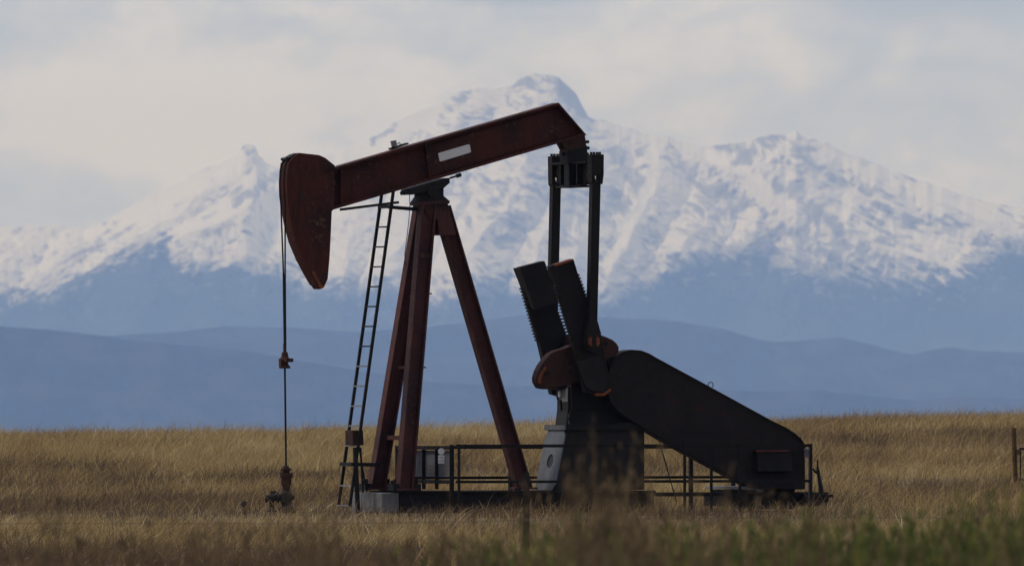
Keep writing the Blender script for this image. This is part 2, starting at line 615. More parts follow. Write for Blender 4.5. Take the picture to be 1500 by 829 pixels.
def prairie():
    n = 380000
    # rows thin out with distance: every stretch of the view gets its share
    d = 108 + (RNG.random(n) ** 0.85) * 200
    half = d * K * 750 * 1.16 + 1.5
    X = RNG.uniform(-1, 1, n) * half
    Y = d - 180
    clump = fbm(X * 0.9, Y * 0.5, 4, 21)
    keep = RNG.random(n) < sstep(0.28, 0.58, clump) * 0.8 + 0.28
    # worn pad and the strip of track beside it
    track = np.exp(-((Y + 7.5 + 0.6 * np.sin(X * 0.5)) / 1.1) ** 2) * (0.55 + 0.45 * vnoise(X * 0.4, Y * 0.3, 3))
    pxx = 750 + X / (d * K)
    track = np.maximum(track, np.exp(-((Y - 24 - 1.2 * np.sin(X * 0.6)) / 2.2) ** 2) * sstep(1215, 1290, pxx) * (0.5 + 0.6 * vnoise(X * 0.7, Y * 0.3, 13)))
    pad = sstep(4.2, 2.6, np.abs(Y)) * sstep(8.5, 6.5, np.abs(X - 0.4))
    keep &= RNG.random(n) > np.maximum(track * 0.96, pad * 0.7)
    X, Y, d = X[keep], Y[keep], d[keep]
    track, pad = track[keep], pad[keep]
    n = len(X)
    # bands of darker, shorter brown growth
    band = fbm(X * 0.10 + 4, Y * 0.16, 4, 77)
    band2 = fbm(X * 0.16, Y * 0.07 + 9, 4, 78)
    brown = sstep(0.50, 0.64, band) * 0.9
    brown = np.maximum(brown, sstep(0.55, 0.7, band2) * 0.5)
    px = 750 + X / (d * K)
    brown = np.maximum(brown, 0.85 * np.exp(-((Y - 62 - 3 * np.sin(X * .4)) / 8) ** 2) * sstep(1080, 1200, px) * (0.6 + 0.5 * vnoise(X * .5, Y * .2, 8)))
    brown = np.maximum(brown, 0.8 * np.exp(-((Y - 36) / 5) ** 2) * sstep(1080, 1220, px) * (0.3 + 0.8 * vnoise(X * .5, Y * .2, 9)))
    brown = np.maximum(brown, 0.9 * np.exp(-((Y - 42 - 2 * np.sin(X * .3)) / 7) ** 2) * sstep(420, 150, px) * (0.5 + 0.6 * vnoise(X * .5, Y * .2, 18)))
    brown = np.maximum(brown, 0.85 * sstep(-32, -40, Y) * sstep(700, 560, px))
    patch = fbm(X * 0.55, Y * 0.35, 4, 31)
    H = 0.24 + 0.30 * RNG.random(n) ** 1.4 + 0.16 * (patch - 0.5)
    H *= 1 - 0.42 * brown
    H *= 1 - 0.5 * pad - 0.55 * np.clip(track, 0, 1) * (1 - pad)
    front = sstep(-2, -8, Y) * sstep(-40, -18, Y)
    H *= 1 - 0.18 * front
    tuft = (RNG.random(n) < 0.012) * RNG.uniform(0.1, 0.3, n) + 0.22 * sstep(0.60, 0.78, fbm(X * 1.3, Y * 0.8, 3, 61)) * RNG.random(n) * (Y > 3)
    H = np.maximum(H + tuft, 0.07)
    tint = 0.52 + 0.45 * (patch - 0.5) + RNG.normal(0, 0.11, n)
    tint = tint - 0.40 * brown - 0.3 * track + 0.16 * (fbm(X * 0.22, Y * 0.1, 3, 90) - 0.5)
    light = RNG.random(n) < 0.045 + 0.05 * (patch > 0.52)
    tint = np.where(light, tint + 0.30, tint)
    forb = sstep(0.63, 0.72, fbm(X * 0.8 + 31, Y * 0.5, 3, 93)) * (RNG.random(n) < 0.6)
    tint = tint - 0.26 * forb
    H = H * (1 + 0.25 * forb)
    tint = np.clip(tint, 0.02, 1)
    gust = 0.35 + 0.75 * fbm(X * 0.35, Y * 0.2, 3, 55)
    lx = H * (gust * 0.38 + RNG.normal(0, 0.52, n)) * np.where(light, 1.5, 1.0)
    ly = H * RNG.normal(-0.1, 0.35, n)
    wd = RNG.uniform(0.006, 0.013, n) * np.where(light, 1.25, 1.0) * (0.8 + 0.2 * d / 180)
    o = build_blades('dry_grass', X, Y, H, (lx, ly), tint, wd, M_STRAW)
    props(o, 'wind-bent straw coloured prairie grass covering the field', 'grass', kind='stuff')


prairie()

M_WEED = blade_material('green_weed', [
    (0.0, (0.036, 0.048, 0.020)), (0.35, (0.080, 0.102, 0.032)), (0.65, (0.165, 0.178, 0.052)),
    (0.85, (0.28, 0.25, 0.06)), (1.0, (0.28, 0.19, 0.08))], 0.4)
M_STALK = blade_material('brown_stalk', [
    (0.0, (0.055, 0.038, 0.026)), (0.5, (0.125, 0.086, 0.050)), (1.0, (0.25, 0.18, 0.095))], 0.3)


def weed_plants(name, pts, mat, label, cat, leaves, leaf_len, leaf_w, lo_t, hi_t):
    """upright stems carrying narrow leaves; pts = (x, y, height) per plant"""
    Xs, Ys, Zs, Ls, Ds, Ws, Ts = [], [], [], [], [], [], []
    for (x, y, h) in pts:
        z0 = float(ground_h(x, y))
        tone = RNG.normal(0, 0.12)
        for s in range(RNG.integers(2, 5)):
            lean = RNG.normal(0, 0.10, 2)
            sh = h * RNG.uniform(0.72, 1.0)
            # the stem: a tall narrow strip
            Xs.append(x), Ys.append(y), Zs.append(z0)
            Ls.append(sh), Ds.append((lean[0] * sh, lean[1] * sh, sh)), Ws.append(0.012), Ts.append(np.clip(RNG.uniform(hi_t - 0.2, hi_t) + tone, 0, 1))
            for k in range(leaves):
                t = RNG.uniform(0.25, 1.0)
                az = RNG.uniform(0, 2 * math.pi)
                ll = leaf_len * RNG.uniform(0.5, 1.1) * (1.2 - 0.7 * t)
                up = RNG.uniform(1.0, 3.2)
                v = np.array([math.cos(az), math.sin(az), up])
                v = v / np.linalg.norm(v) * ll
                Xs.append(x + lean[0] * sh * t), Ys.append(y + lean[1] * sh * t), Zs.append(z0 + sh * t)
                Ls.append(ll), Ds.append(tuple(v)), Ws.append(leaf_w * RNG.uniform(0.6, 1.2))
                Ts.append(np.clip(RNG.uniform(lo_t, hi_t) + tone + 0.25 * (t - 0.6), 0, 1))
    P = np.stack([Xs, Ys, Zs], -1)
    D = np.array(Ds)
    Wd = np.array(Ws)
    n = len(P)
    ang = RNG.uniform(-0.8, 0.8, n)
    side = np.stack([np.cos(ang), np.sin(ang), np.zeros(n)], -1)
    co = np.zeros((n, 5, 3))
    mid = P + D * 0.45 + np.array([0, 0, 0.0])
    co[:, 0] = P - side * (Wd * 0.3)[:, None]
    co[:, 1] = P + side * (Wd * 0.3)[:, None]
    co[:, 2] = mid + side * (Wd * 0.5)[:, None]
    co[:, 3] = mid - side * (Wd * 0.5)[:, None]
    co[:, 4] = P + D
    b = (np.arange(n) * 5)[:, None]
    q = np.concatenate([b, b + 1, b + 2, b + 3], 1)
    tr = np.concatenate([b + 3, b + 2, b + 4], 1)
    o = mesh_np(name, co.reshape(-1, 3), q, tr, mat=mat, attrs={'tint': np.repeat(np.array(Ts), 5)})
    return props(o, label, cat, kind='stuff')


def world_at(px, py, Y):
    d = Y - CAMY
    return Vector(((px - 750) * K * d, Y, EYE + (PY_EYE - py) * K * d))


# green weeds growing near the camera, taller and thicker to the right
gp = []
for i in range(900):
    d = RNG.uniform(46, 68)
    px = RNG.uniform(560, 1640)
    top = np.interp(px, [560, 700, 800, 900, 1100, 1300, 1420, 1640], [838, 808, 786, 780, 782, 772, 750, 738]) + RNG.normal(0, 20) + 40 * (vnoise(np.array([px / 60.0]), np.array([d / 5.0]), 4)[0] - 0.5)
    if RNG.random() > np.interp(px, [560, 760, 1640], [0.08, 0.40, 0.72]):
        continue
    X = (px - 750) * K * d
    h = EYE - (top - PY_EYE) * K * d - float(ground_h(X, d - 180))
    if h > 0.12:
        gp.append((X, d - 180, h))
weed_plants('green_weeds', gp, M_WEED, 'blurred green weeds rising along the bottom right of the field', 'weeds', 24, 0.13, 0.012, 0.05, 0.75)

# taller dry stalks in front of everything
sp = []
for i in range(300):
    d = RNG.uniform(36, 60)
    px = RNG.uniform(-140, 1640)
    top = np.interp(px, [-140, 0, 250, 480, 640, 800, 930, 1050, 1200, 1640], [735, 745, 765, 772, 775, 735, 720, 755, 760, 745]) + RNG.normal(0, 22)
    X = (px - 750) * K * d
    h = EYE - (top - PY_EYE) * K * d - float(ground_h(X, d - 180))
    if h > 0.12:
        sp.append((X, d - 180, h))
for (px, top, k, spread) in ((462, 690, 9, 4), (850, 590, 4, 22), (880, 640, 6, 25), (905, 600, 4, 16), (925, 655, 7, 26), (960, 690, 5, 20), (1038, 640, 3, 12), (1058, 668, 3, 10),
                             (1135, 650, 2, 8), (1150, 690, 3, 14), (1198, 716, 4, 6), (835, 665, 5, 18), (120, 742, 3, 18), (30, 735, 3, 14), (695, 720, 3, 10)):
    for q in range(k):
        d = RNG.uniform(44, 58)
        X = (px + RNG.normal(0, spread * 0.6) - 750) * K * d
        sp.append((X, d - 180, EYE - (top + RNG.uniform(0, 28) - PY_EYE) * K * d - float(ground_h(X, d - 180))))
weed_plants('brown_stalks', sp, M_STALK, 'blurred thin brown stalks standing along the bottom of the view', 'dry stalks', 9, 0.12, 0.012, 0.1, 0.8)


# ------------------------------------------------------------------ mountains
def mountain_material(name, forest, rock, snow):
    m, N = new_mat(name)
    out = N.n('ShaderNodeOutputMaterial')
    d = N.n('ShaderNodeBsdfDiffuse')
    a = N.n('ShaderNodeAttribute', attribute_name='snow')
    r = N.n('ShaderNodeAttribute', attribute_name='rock')
    c = N.mix(r.outputs['Fac'], (*forest, 1), (*rock, 1))
    c = N.mix(a.outputs['Fac'], c, (*snow, 1))
    N.l(c, d.inputs['Color'])
    d.inputs['Roughness'].default_value = 0.6
    N.l(d.outputs[0], out.inputs['Surface'])
    return m


MS = 3.0      # the range stands tens of kilometres away
SPURS = [
    ([(1000, 206), (1060, 236), (1112, 272), (1160, 306), (1260, 354), (1410, 398)], 46),
    ([(1166, 194), (1176, 236), (1204, 300)], 34), ([(1166, 194), (1135, 236), (1120, 262)], 26),
    ([(1230, 216), (1290, 270), (1330, 330)], 28), ([(1330, 257), (1400, 318), (1480, 352)], 30), ([(1470, 300), (1560, 340), (1700, 380)], 30),
    ([(800, 109), (786, 170), (756, 260), (705, 360), (650, 440)], 52), ([(862, 172), (884, 240), (868, 330), (826, 420)], 40),
    ([(786, 170), (820, 250), (806, 340), (770, 430)], 30), ([(960, 198), (962, 270), (924, 340), (884, 430)], 38),
    ([(1060, 236), (1044, 300), (1000, 366), (960, 430)], 34), ([(1112, 272), (1112, 330), (1080, 390)], 28), ([(1160, 306), (1170, 350), (1160, 420)], 22),
    ([(690, 129), (654, 220), (604, 300), (560, 420)], 42), ([(585, 174), (544, 250), (524, 330), (490, 430)], 38), ([(654, 220), (668, 300), (640, 380)], 26),
    ([(530, 212), (452, 250), (384, 296), (310, 336), (240, 366), (150, 440)], 42), ([(452, 250), (440, 320), (410, 400)], 26), ([(384, 296), (360, 350), (330, 420)], 22),
    ([(368, 212), (320, 268), (256, 316), (180, 366), (90, 430)], 36), ([(200, 298), (140, 344), (60, 400)], 28), ([(60, 331), (20, 372), (-60, 420)], 26),
    ([(-60, 334), (-120, 390), (-220, 430)], 26), ([(-520, 270), (-560, 340), (-640, 430)], 34), ([(-520, 270), (-430, 350), (-380, 430)], 34),
    ([(-1050, 288), (-1010, 350), (-1040, 430)], 34), ([(-780, 318), (-800, 380), (-760, 430)], 28), ([(2060, 290), (2030, 350), (1960, 430)], 34),
    ([(2060, 290), (2140, 350), (2180, 430)], 34), ([(2420, 300), (2380, 370), (2300, 430)], 32), ([(2420, 300), (2500, 370), (2560, 430)], 32),
    ([(1860, 326), (1840, 380), (1800, 430)], 26)]


def spur_field(PX, PY, seed):
    """height towards the viewer of a set of ridges, and the along / across coordinates on the nearest one"""
    wx = PX + 36 * (fbm(PX / 60, PY / 60, 5, seed + 70, 0.58) - 0.5)
    wy = PY + 36 * (fbm(PX / 60, PY / 60, 4, seed + 71) - 0.5)
    best = np.full(PX.shape, -1e9)
    al, ac = np.zeros(PX.shape), np.zeros(PX.shape)
    for k, (line, amp) in enumerate(SPURS):
        run = 0.0
        total = sum(math.dist(a, b) for a, b in zip(line[:-1], line[1:]))
        for (x0, y0), (x1, y1) in zip(line[:-1], line[1:]):
            dx, dy = x1 - x0, y1 - y0
            ln = math.hypot(dx, dy)
            t = np.clip(((wx - x0) * dx + (wy - y0) * dy) / (ln * ln), 0, 1)
            d = np.hypot(wx - (x0 + t * dx), wy - (y0 + t * dy))
            side = np.sign((wx - x0) * dy - (wy - y0) * dx)
            f = (run + t * ln) / total
            h = amp * (0.55 + 0.45 * np.sin(np.pi * np.clip(f * 0.9 + 0.08, 0, 1))) - 0.75 * d
            m = h > best
            best = np.where(m, h, best)
            al = np.where(m, run + t * ln + 1000 * k + 500 * (side > 0), al)
            ac = np.where(m, d, ac)
            run += ln
    return np.maximum(best, -60), al, ac


def slope_surface(name, crest_pts, foot_py, d_crest, depth, relief, spur, seed, mat, label, snow_fn=None, step=2.0, rows=240, back=600.0):
    """a mountainside from its crest down to the plain, folded into spurs and gullies"""
    p = np.arange(-1300, 2801, step)
    crest = np.interp(p, [c[0] for c in crest_pts], [c[1] for c in crest_pts])
    crest = crest + (fbm(p / 14.0, p * 0 + seed, 4, seed + 3) - 0.5) * 7 * relief
    t = np.linspace(0, 1, rows)
    PX = np.repeat(p[None, :], rows, 0)
    T = np.repeat(t[:, None], len(p), 1)
    PY = crest[None, :] + (foot_py - crest[None, :]) * T
    mid = fbm((PX - 0.75 * PY) / 42.0, (PY + 0.5 * PX) / 85.0, 5, seed + 1, 0.55, True)
    if snow_fn:
        big, al, ac = spur_field(PX, PY, seed)
        gul = fbm((al + 16 * (fbm(PX / 30, PY / 30, 3, seed + 7) - 0.5)) / 15.0, ac / 46.0, 4, seed + 5, 0.6, True) * 0.6 + fbm(PX / 16, PY / 16, 4, seed + 6) * 0.4
        rel = big + 22 * (gul - 0.5) * sstep(0, 14, ac) * sstep(95, 40, ac)
    else:
        al = ac = None
        big = fbm((PX + 0.55 * PY) / 120.0, (PY - 0.3 * PX) / 200.0, 4, seed, 0.5, True)
        gul = mid
        rel = 60 * (big - 0.5) + 22 * (mid - 0.5)
    env = sstep(0, 0.10, T) * sstep(1.0, 0.9, T) * 0.9 + 0.1
    depthd = d_crest - depth * T - env * spur * rel
    X = (PX - 750) * K * depthd
    Z = EYE + (PY_EYE - PY) * K * d_crest
    co = np.stack([X, depthd + CAMY, Z], -1)
    # the far side of the crest
    bk = co[0].copy()
    bk[:, 1] += back * MS
    bk[:, 2] = -120
    co = np.concatenate([bk[None], co], 0)
    if snow_fn:
        snow, rock = snow_fn(PX, PY, T, gul, al, ac, crest)
    else:
        snow = np.zeros_like(PX)
        rock = sstep(0.46, 0.62, fbm(PX / 55, PY / 16, 5, seed + 8, 0.6)) * 0.75
    pad = lambda q: np.concatenate([q[:1], q], 0)
    o = mesh_np(name, co.reshape(-1, 3), grid_quads(rows + 1, len(p)), mat=mat,
                attrs={'snow': pad(snow), 'rock': pad(rock)})
    return props(o, label, 'mountains', kind='structure')


SNOWLINE = [(-260, 430), (0, 428), (60, 420), (110, 402), (165, 374), (205, 356), (240, 352), (255, 380), (300, 388), (350, 378), (400, 392),
            (450, 408), (500, 414), (560, 424), (620, 436), (680, 415), (740, 412), (790, 432), (850, 425), (900, 428), (960, 398), (1010, 380),
            (1060, 372), (1110, 356), (1150, 380), (1200, 396), (1250, 404), (1300, 408), (1350, 405), (1392, 399), (1420, 382), (1450, 366),
            (1500, 358), (1760, 372)]


def blob(PX, PY, x, y, rx, ry, rot=0.0):
    c, s = math.cos(R(rot)), math.sin(R(rot))
    dx, dy = PX - x, PY - y
    u = (dx * c + dy * s) / rx
    v = (-dx * s + dy * c) / ry
    return np.exp(-(u * u + v * v))


def snow_cover(PX, PY, T, gul, al, ac, crest):
    line = np.interp(PX, [s[0] for s in SNOWLINE], [s[1] for s in SNOWLINE])
    al_, PXw = al + 10 * (fbm(PX / 18, PY / 18, 3, 407) - 0.5), PX
    fine = 0.72 * fbm(al_ / 6.0, ac / 26.0, 5, 400, 0.62) + 0.28 * fbm(PX / 7, PY / 6, 4, 402, 0.62)
    # shallow bedding shows along the long right and left shoulders
    qr = fbm((PX + 0.45 * PY) / 26, (PY - 0.45 * PX) / 6.5, 5, 403, 0.64)
    ql = fbm((PX - 0.6 * PY) / 26, (PY + 0.6 * PX) / 7.5, 5, 404, 0.64)
    kr, kl = 0.85 * sstep(1170, 1290, PX), 0.75 * sstep(430, 330, PX)
    fine = fine * (1 - kr - kl) + qr * kr + ql * kl
    gul = gul * (1 - kr) + qr * kr
    far_ = sstep(35, 80, ac)
    gul = gul * (1 - far_) + fbm(PX / 18, PY / 14, 4, 408) * far_
    fine = 0.5 + (fine - 0.5) * 1.25
    broad = fbm(PX / 60, PY / 40, 4, 401)
    # the tree line: snow thins out through the forest over a wide belt
    up = (line - PY) + (broad - 0.5) * 40 + (gul - 0.5) * 26
    base = sstep(-0.17, 0.15, up / 105.0 + 0.02 + (fine - 0.5) * 1.0 * sstep(90, 0, np.abs(up)))
    # wind-scoured rock: ribs between the gullies, broken up by small patches
    q1 = 0.42 * gul + 0.58 * fine
    dens = np.interp(PX, [-260, 0, 160, 330, 420, 520, 640, 780, 900, 1030, 1160, 1300, 1420, 1760],
                     [.02, .05, .05, .06, .20, .12, .22, .42, .45, .46, .56, .40, .20, .16])
    low = fbm(PX / 80, PY / 55, 4, 440)
    dens = dens + (low - 0.5) * 0.9 - 0.10 * sstep(12, 0, ac)
    jx = PX + 14 * (fbm(PX / 22, PY / 22, 3, 461) - 0.5)
    jy = PY + 14 * (fbm(PX / 22, PY / 22, 3, 462) - 0.5)
    # open snowfields and couloirs (negative), rocky ground and shaded cliffs painted as rock (positive)
    for pts, wd, k in (([(995, 206), (1050, 232), (1096, 264)], 8, -1.3), ([(1096, 266), (1130, 300), (1190, 345), (1250, 374), (1400, 400)], 15, -1.4),
                       ([(1005, 282), (968, 332)], 6, -1.2), ([(952, 278), (926, 326), (898, 390)], 8, -1.4), ([(1096, 324), (1050, 350), (975, 390)], 10, -1.1),
                       ([(1240, 298), (1240, 336)], 5, -1.2), ([(1200, 225), (1300, 262), (1420, 305), (1500, 335)], 12, -0.7), ([(1150, 215), (1110, 250)], 5, -0.9),
                       ([(585, 182), (640, 165)], 12, -1.0), ([(640, 395), (700, 400), (760, 405)], 14, -1.2), ([(520, 290), (600, 330), (700, 380)], 16, -0.7),
                       ([(200, 310), (330, 245)], 14, -0.8), ([(280, 345), (400, 290), (520, 225)], 8, -0.9), ([(860, 182), (960, 205)], 7, -0.9),
                       ([(1030, 270), (1095, 300)], 20, 0.5), ([(960, 350), (990, 300)], 10, 0.8), ([(850, 245), (912, 305)], 24, 0.35), ([(1100, 240), (1140, 282)], 12, 0.9),
                       ([(1166, 200), (1186, 256)], 11, 0.8), ([(1180, 300), (1230, 338)], 11, 1.0), ([(1275, 302), (1325, 322)], 10, 1.5), ([(1060, 214), (1110, 225)], 8, 0.8),
                       ([(1260, 240), (1360, 280)], 4, 0.8), ([(1220, 330), (1320, 372)], 6, 0.7), ([(700, 250), (760, 330)], 26, 0.35), ([(545, 212), (578, 182)], 6, 1.1),
                       ([(648, 170), (686, 136)], 7, 0.9), ([(752, 122), (790, 116)], 6, 0.9), ([(828, 130), (862, 174)], 12, 1.5), ([(350, 300), (412, 258)], 13, 1.0),
                       ([(356, 214), (372, 232)], 8, 1.1), ([(190, 345), (130, 372)], 8, 0.5)):
        dmin = np.full(PX.shape, 1e9)
        for (x0, y0), (x1, y1) in zip(pts[:-1], pts[1:]):
            dx, dy = x1 - x0, y1 - y0
            tt = np.clip(((jx - x0) * dx + (jy - y0) * dy) / (dx * dx + dy * dy), 0, 1)
            dmin = np.minimum(dmin, np.hypot(jx - x0 - tt * dx, jy - y0 - tt * dy))
        dens = dens + k * np.exp(-(dmin / wd) ** 2)
    rockm = sstep(0.58 - 0.16 * dens, 0.76 - 0.16 * dens, q1)
    rockm = np.clip(rockm, 0, 1)
    snow = base * (1 - 0.64 * rockm)
    # scattered snow in the clearings under the tree line
    specks = sstep(0.66, 0.80, fbm(PX / 15, PY / 7, 4, 450, 0.6)) * sstep(90, 10, PY - line) * 0.4
    snow = np.clip(np.maximum(snow, specks), 0, 1)
    rock = np.clip(sstep(30, -5, PY - line) * 0.8 + 0.5 * sstep(0.5, 0.62, broad) * 0.4, 0, 1)
    return snow, rock


M_MTN = mountain_material('snowy_mountain', (0.022, 0.032, 0.030), (0.14, 0.14, 0.15), (0.88, 0.88, 0.88))
M_HILL = mountain_material('forested_hill', (0.021, 0.029, 0.026), (0.048, 0.048, 0.040), (0.8, 0.8, 0.8))

MAIN_CREST = [(-1300, 330), (-1050, 288), (-820, 320), (-640, 296), (-520, 270), (-400, 318), (-260, 338), (0, 333), (40, 331), (95, 331), (125, 336), (150, 326), (200, 298), (250, 272), (300, 246), (335, 234), (349, 225),
              (354, 215), (361, 211), (371, 211.5), (376, 217), (379, 227), (384, 229), (389, 238), (397, 241), (430, 238), (470, 230), (505, 216), (530, 212), (560, 193), (585, 174), (630, 158), (680, 132),
              (700, 128), (725, 131), (750, 126), (758, 116), (772, 110), (800, 109), (820, 114), (845, 138), (862, 172), (872, 176), (910, 184), (960, 198),
              (1000, 206), (1030, 214), (1060, 212), (1100, 205), (1133, 195), (1140, 197), (1152, 201), (1159, 197), (1166, 192), (1173, 196), (1186, 203), (1204, 207), (1240, 222), (1300, 246), (1360, 268),
              (1430, 290), (1500, 307), (1600, 322), (1760, 340), (1900, 318), (2060, 290), (2200, 322), (2420, 300), (2600, 334), (2800, 320)]
slope_surface('mountains', MAIN_CREST, 640, 14200 * MS, 620 * MS, 1.0, 1.2 * MS, 3, M_MTN,
              'snow-covered mountain range filling the far background', snow_cover)
HILL_BACK = [(-1300, 490), (-900, 512), (-600, 492), (-260, 505), (0, 498), (120, 494), (260, 486), (330, 478), (420, 480), (520, 486), (620, 480), (700, 470), (760, 462), (830, 460), (900, 466), (960, 468),
             (1010, 473), (1060, 481), (1110, 497), (1140, 501), (1180, 498), (1230, 494), (1280, 506), (1335, 520), (1370, 511), (1390, 508), (1430, 514),
             (1500, 516), (1760, 508), (2100, 520), (2400, 502), (2800, 512)]
slope_surface('foothills', HILL_BACK, 660, 10300 * MS, 420 * MS, 0.35, 0.9 * MS, 41, M_HILL,
              'hazy blue forested foothills below the snowy range', None, 4.0, 90)
HILL_FRONT = [(-1300, 540), (-800, 505), (-500, 490), (-260, 470), (0, 478), (60, 482), (130, 489), (200, 500), (280, 506), (360, 514), (450, 530), (560, 548), (640, 560), (760, 566), (880, 560), (1000, 566), (1120, 574),
              (1200, 572), (1330, 586), (1420, 580), (1500, 584), (1760, 570), (2200, 560), (2800, 575)]
slope_surface('foothills', HILL_FRONT, 670, 8600 * MS, 380 * MS, 0.25, 0.8 * MS, 61, M_HILL,
              'nearest low dark blue foothills above the grass', None, 4.0, 80)

# ------------------------------------------------------------------ haze
hm, HN = new_mat('haze_air')
ho = HN.n('ShaderNodeOutputMaterial')
hv = HN.n('ShaderNodeVolumePrincipled')
hv.inputs['Color'].default_value = (0.30, 0.50, 1.0, 1)
hv.inputs['Absorption Color'].default_value = (1, 1, 1, 1)
hv.inputs['Density'].default_value = 1.2e-4 / MS
hv.inputs['Anisotropy'].default_value = 0.0
HN.l(hv.outputs[0], ho.inputs['Volume'])
hz = MB()
hz.box((0, 25400, 610), (57000, 54000, 1530))
haze = hz.build('haze', hm)
props(haze, 'pale blue haze in the air', 'haze', kind='stuff')

# ------------------------------------------------------------------ pump jack frame of reference
ANG = R(23.0)
CA, SA = math.cos(ANG), math.sin(ANG)
OX = (700 - 750) * K * 180


def P(px, py, v):
    """point seen at a photo pixel, at offset v across the machine (v<0 is the near side); in the machine's own axes"""
    dx = (px - 750) * K
    s = (dx * (-CAMY + v * CA) - OX + v * SA) / (CA - dx * SA)
    y = s * SA + v * CA
    return Vector((s, v, EYE + (PY_EYE - py) * K * (y - CAMY)))


def plate(mb, pts, vref, v0, v1):
    base = [P(x, y, vref) for x, y in pts]
    mb.prism([Vector((b.x, v0, b.z)) for b in base], [Vector((b.x, v1, b.z)) for b in base])
    return mb


pump = empty('pump_jack', (OX, 0, 0), ANG)
props(pump, 'rusty red oil pump jack with black cranks standing in the dry grass', 'pump jack')

# --- base frame
b = MB()
b0, b1 = P(585, 719, -0.62), P(960, 715, -0.62)
zt = b0.z
for v in (-0.56, 0.56):
    b.box(((b0.x + b1.x) / 2, v, zt - 0.02), (b1.x - b0.x, 0.16, 0.04))
    b.box(((b0.x + b1.x) / 2, v, zt - 0.21), (b1.x - b0.x - 0.02, 0.08, 0.336))
    b.box(((b0.x + b1.x) / 2, v, zt - 0.40), (b1.x - b0.x, 0.16, 0.04))
for s in np.linspace(b0.x + 0.4, b1.x - 0.3, 6):
    b.box((s, 0, zt - 0.20), (0.09, 1.02, 0.30))
base_frame = b.build('base_frame', M_BLACK, pump, 0.006)

# --- end pad of the base, its lit left face put in as paler colour
b = MB()
b.box((b0.x - 0.16, 0, zt - 0.235), (0.30, 1.27, 0.42))
end_pad = b.build('lit_concrete_pad', M_CONC, pump, 0.02)
end_pad['label'] = 'weathered concrete end block, coloured pale for its lit end face'

# --- samson post
post = MB()
plate(post, [(617, 300), (655, 297), (668, 344), (643, 345), (640, 322), (630, 322)], -0.13, -0.15, -0.125)
plate(post, [(617, 300), (655, 297), (668, 344), (643, 345), (640, 322), (630, 322)], -0.13, 0.125, 0.15)
plate(post, [(612, 296), (657, 293.5), (657, 298.5), (612, 301)], -0.15, -0.2, 0.2)
samson = post.build('samson_post', M_LEG, pump, 0.004)


def leg(top, vt, foot, vf, w, name='leg'):
    m = MB()
    a, c = P(*top, vt), P(*foot, vf)
    m.ibeam(a, c, w, 0.20, 0.03)
    d = (c - a).normalized()
    m.box((c.x, vf, c.z + 0.015), (w * 1.5, 0.3, 0.03))
    return m.build(name, M_LEG, samson, 0.004)


leg((626, 300), -0.10, (592, 718), -0.56, 0.25)
leg((619, 301), 0.10, (551, 717), 0.56, 0.25)
leg((647, 304), 0.0, (767, 716), 0.0, 0.25)
for (py, vv) in ((641, 0.47), (538, 0.36), (433, 0.23)):
    m = MB()
    f = (py - 300) / 418.0
    x = 626 + (592 - 626) * f
    a, c = P(x, py, -vv), P(x, py, -vv)
    m.bar(Vector((a.x, -vv + 0.09, a.z)), Vector((a.x, vv - 0.09, a.z)), 0.07 if py > 600 else 0.04, 0.07, (1, 0, 0))
    m.build('cross_brace', M_LEG, samson)
# foot clamps
for vf in (-0.56, 0.56):
    m = MB()
    a = P(592 if vf < 0 else 551, 717, vf)
    for ds in (-0.19, 0.19):
        m.box((a.x + ds, vf, zt + 0.06), (0.1, 0.26, 0.11))
        m.cyl((a.x + ds, vf - 0.06, zt + 0.11), (a.x + ds, vf - 0.06, zt + 0.19), 0.025, n=8)
        m.cyl((a.x + ds, vf + 0.06, zt + 0.11), (a.x + ds, vf + 0.06, zt + 0.17), 0.025, n=8)
    m.split('foot_clamp', M_BLACK, samson)
# small step pegs on the legs
m = MB()
for py in (430, 538):
    f = (py - 300) / 418.0
    a = P(626 + (592 - 626) * f, py, -0.10 - 0.46 * f)
    m.cyl(a + Vector((0.10, 0, 0)), a + Vector((0.20, 0, 0)), 0.012, n=6)
m.split('step_peg', M_BLACK, samson)

# --- centre bearing
m = MB()
plate(m, [(601, 277.5), (659, 260.5), (659, 268), (650, 276), (604, 285.5), (601, 283)], -0.2, -0.2, 0.2)
plate(m, [(617, 284), (650, 275), (650, 287), (657, 293), (657, 296), (612, 298), (612, 295), (617, 288)], -0.15, -0.15, 0.15)
m.cyl(P(634, 281, -0.24), P(634, 281, -0.24) + Vector((0, 0.48, 0)), 0.085, n=18)
saddle = m.build('center_bearing', M_CHAR, pump, 0.006)
for (p0, p1) in (((659, 261), (671, 257.3)), ((603, 278.5), (591, 282.3))):
    m = MB()
    a, c = P(*p0, -0.16), P(*p1, -0.16)
    m.cyl(a, c, 0.016, n=8)
    d = (c - a).normalized()
    m.cyl(c - d * 0.03, c + d * 0.05, 0.034, n=6)
    m.build('adjusting_bolt', M_BLACK, saddle)

# --- walking beam
TL, TR = (470, 251.5), (818.6, 150.6)
BL, BR = (470, 312.7), (859.5, 198.0)
m = MB()
FL = 0.14


def inset(p, dx, dy):
    return (p[0] + dx, p[1] + dy)


plate(m, [TL, TR, inset(TR, 2.5, 3.2), inset(TL, 0, 4.2)], -FL, -FL, FL)
plate(m, [inset(BL, 0, -4.2), inset(BR, -3.6, -3.2), BR, BL], -FL, -FL, FL)
plate(m, [inset(TL, 0, 4.0), inset(TR, 2.4, 3.2), inset(BR, -3.7, -3.1), inset(BL, 0, -4.0)], -FL, -0.02, 0.02)
plate(m, [(TR[0], TR[1]), inset(BR, 0.5, 0.5), inset(BR, -3.6, -1.6), inset(TR, -1.5, 3.0)], -FL, -FL + 0.003, FL - 0.003)
beam = m.build('walking_beam', M_RED, pump, 0.005)
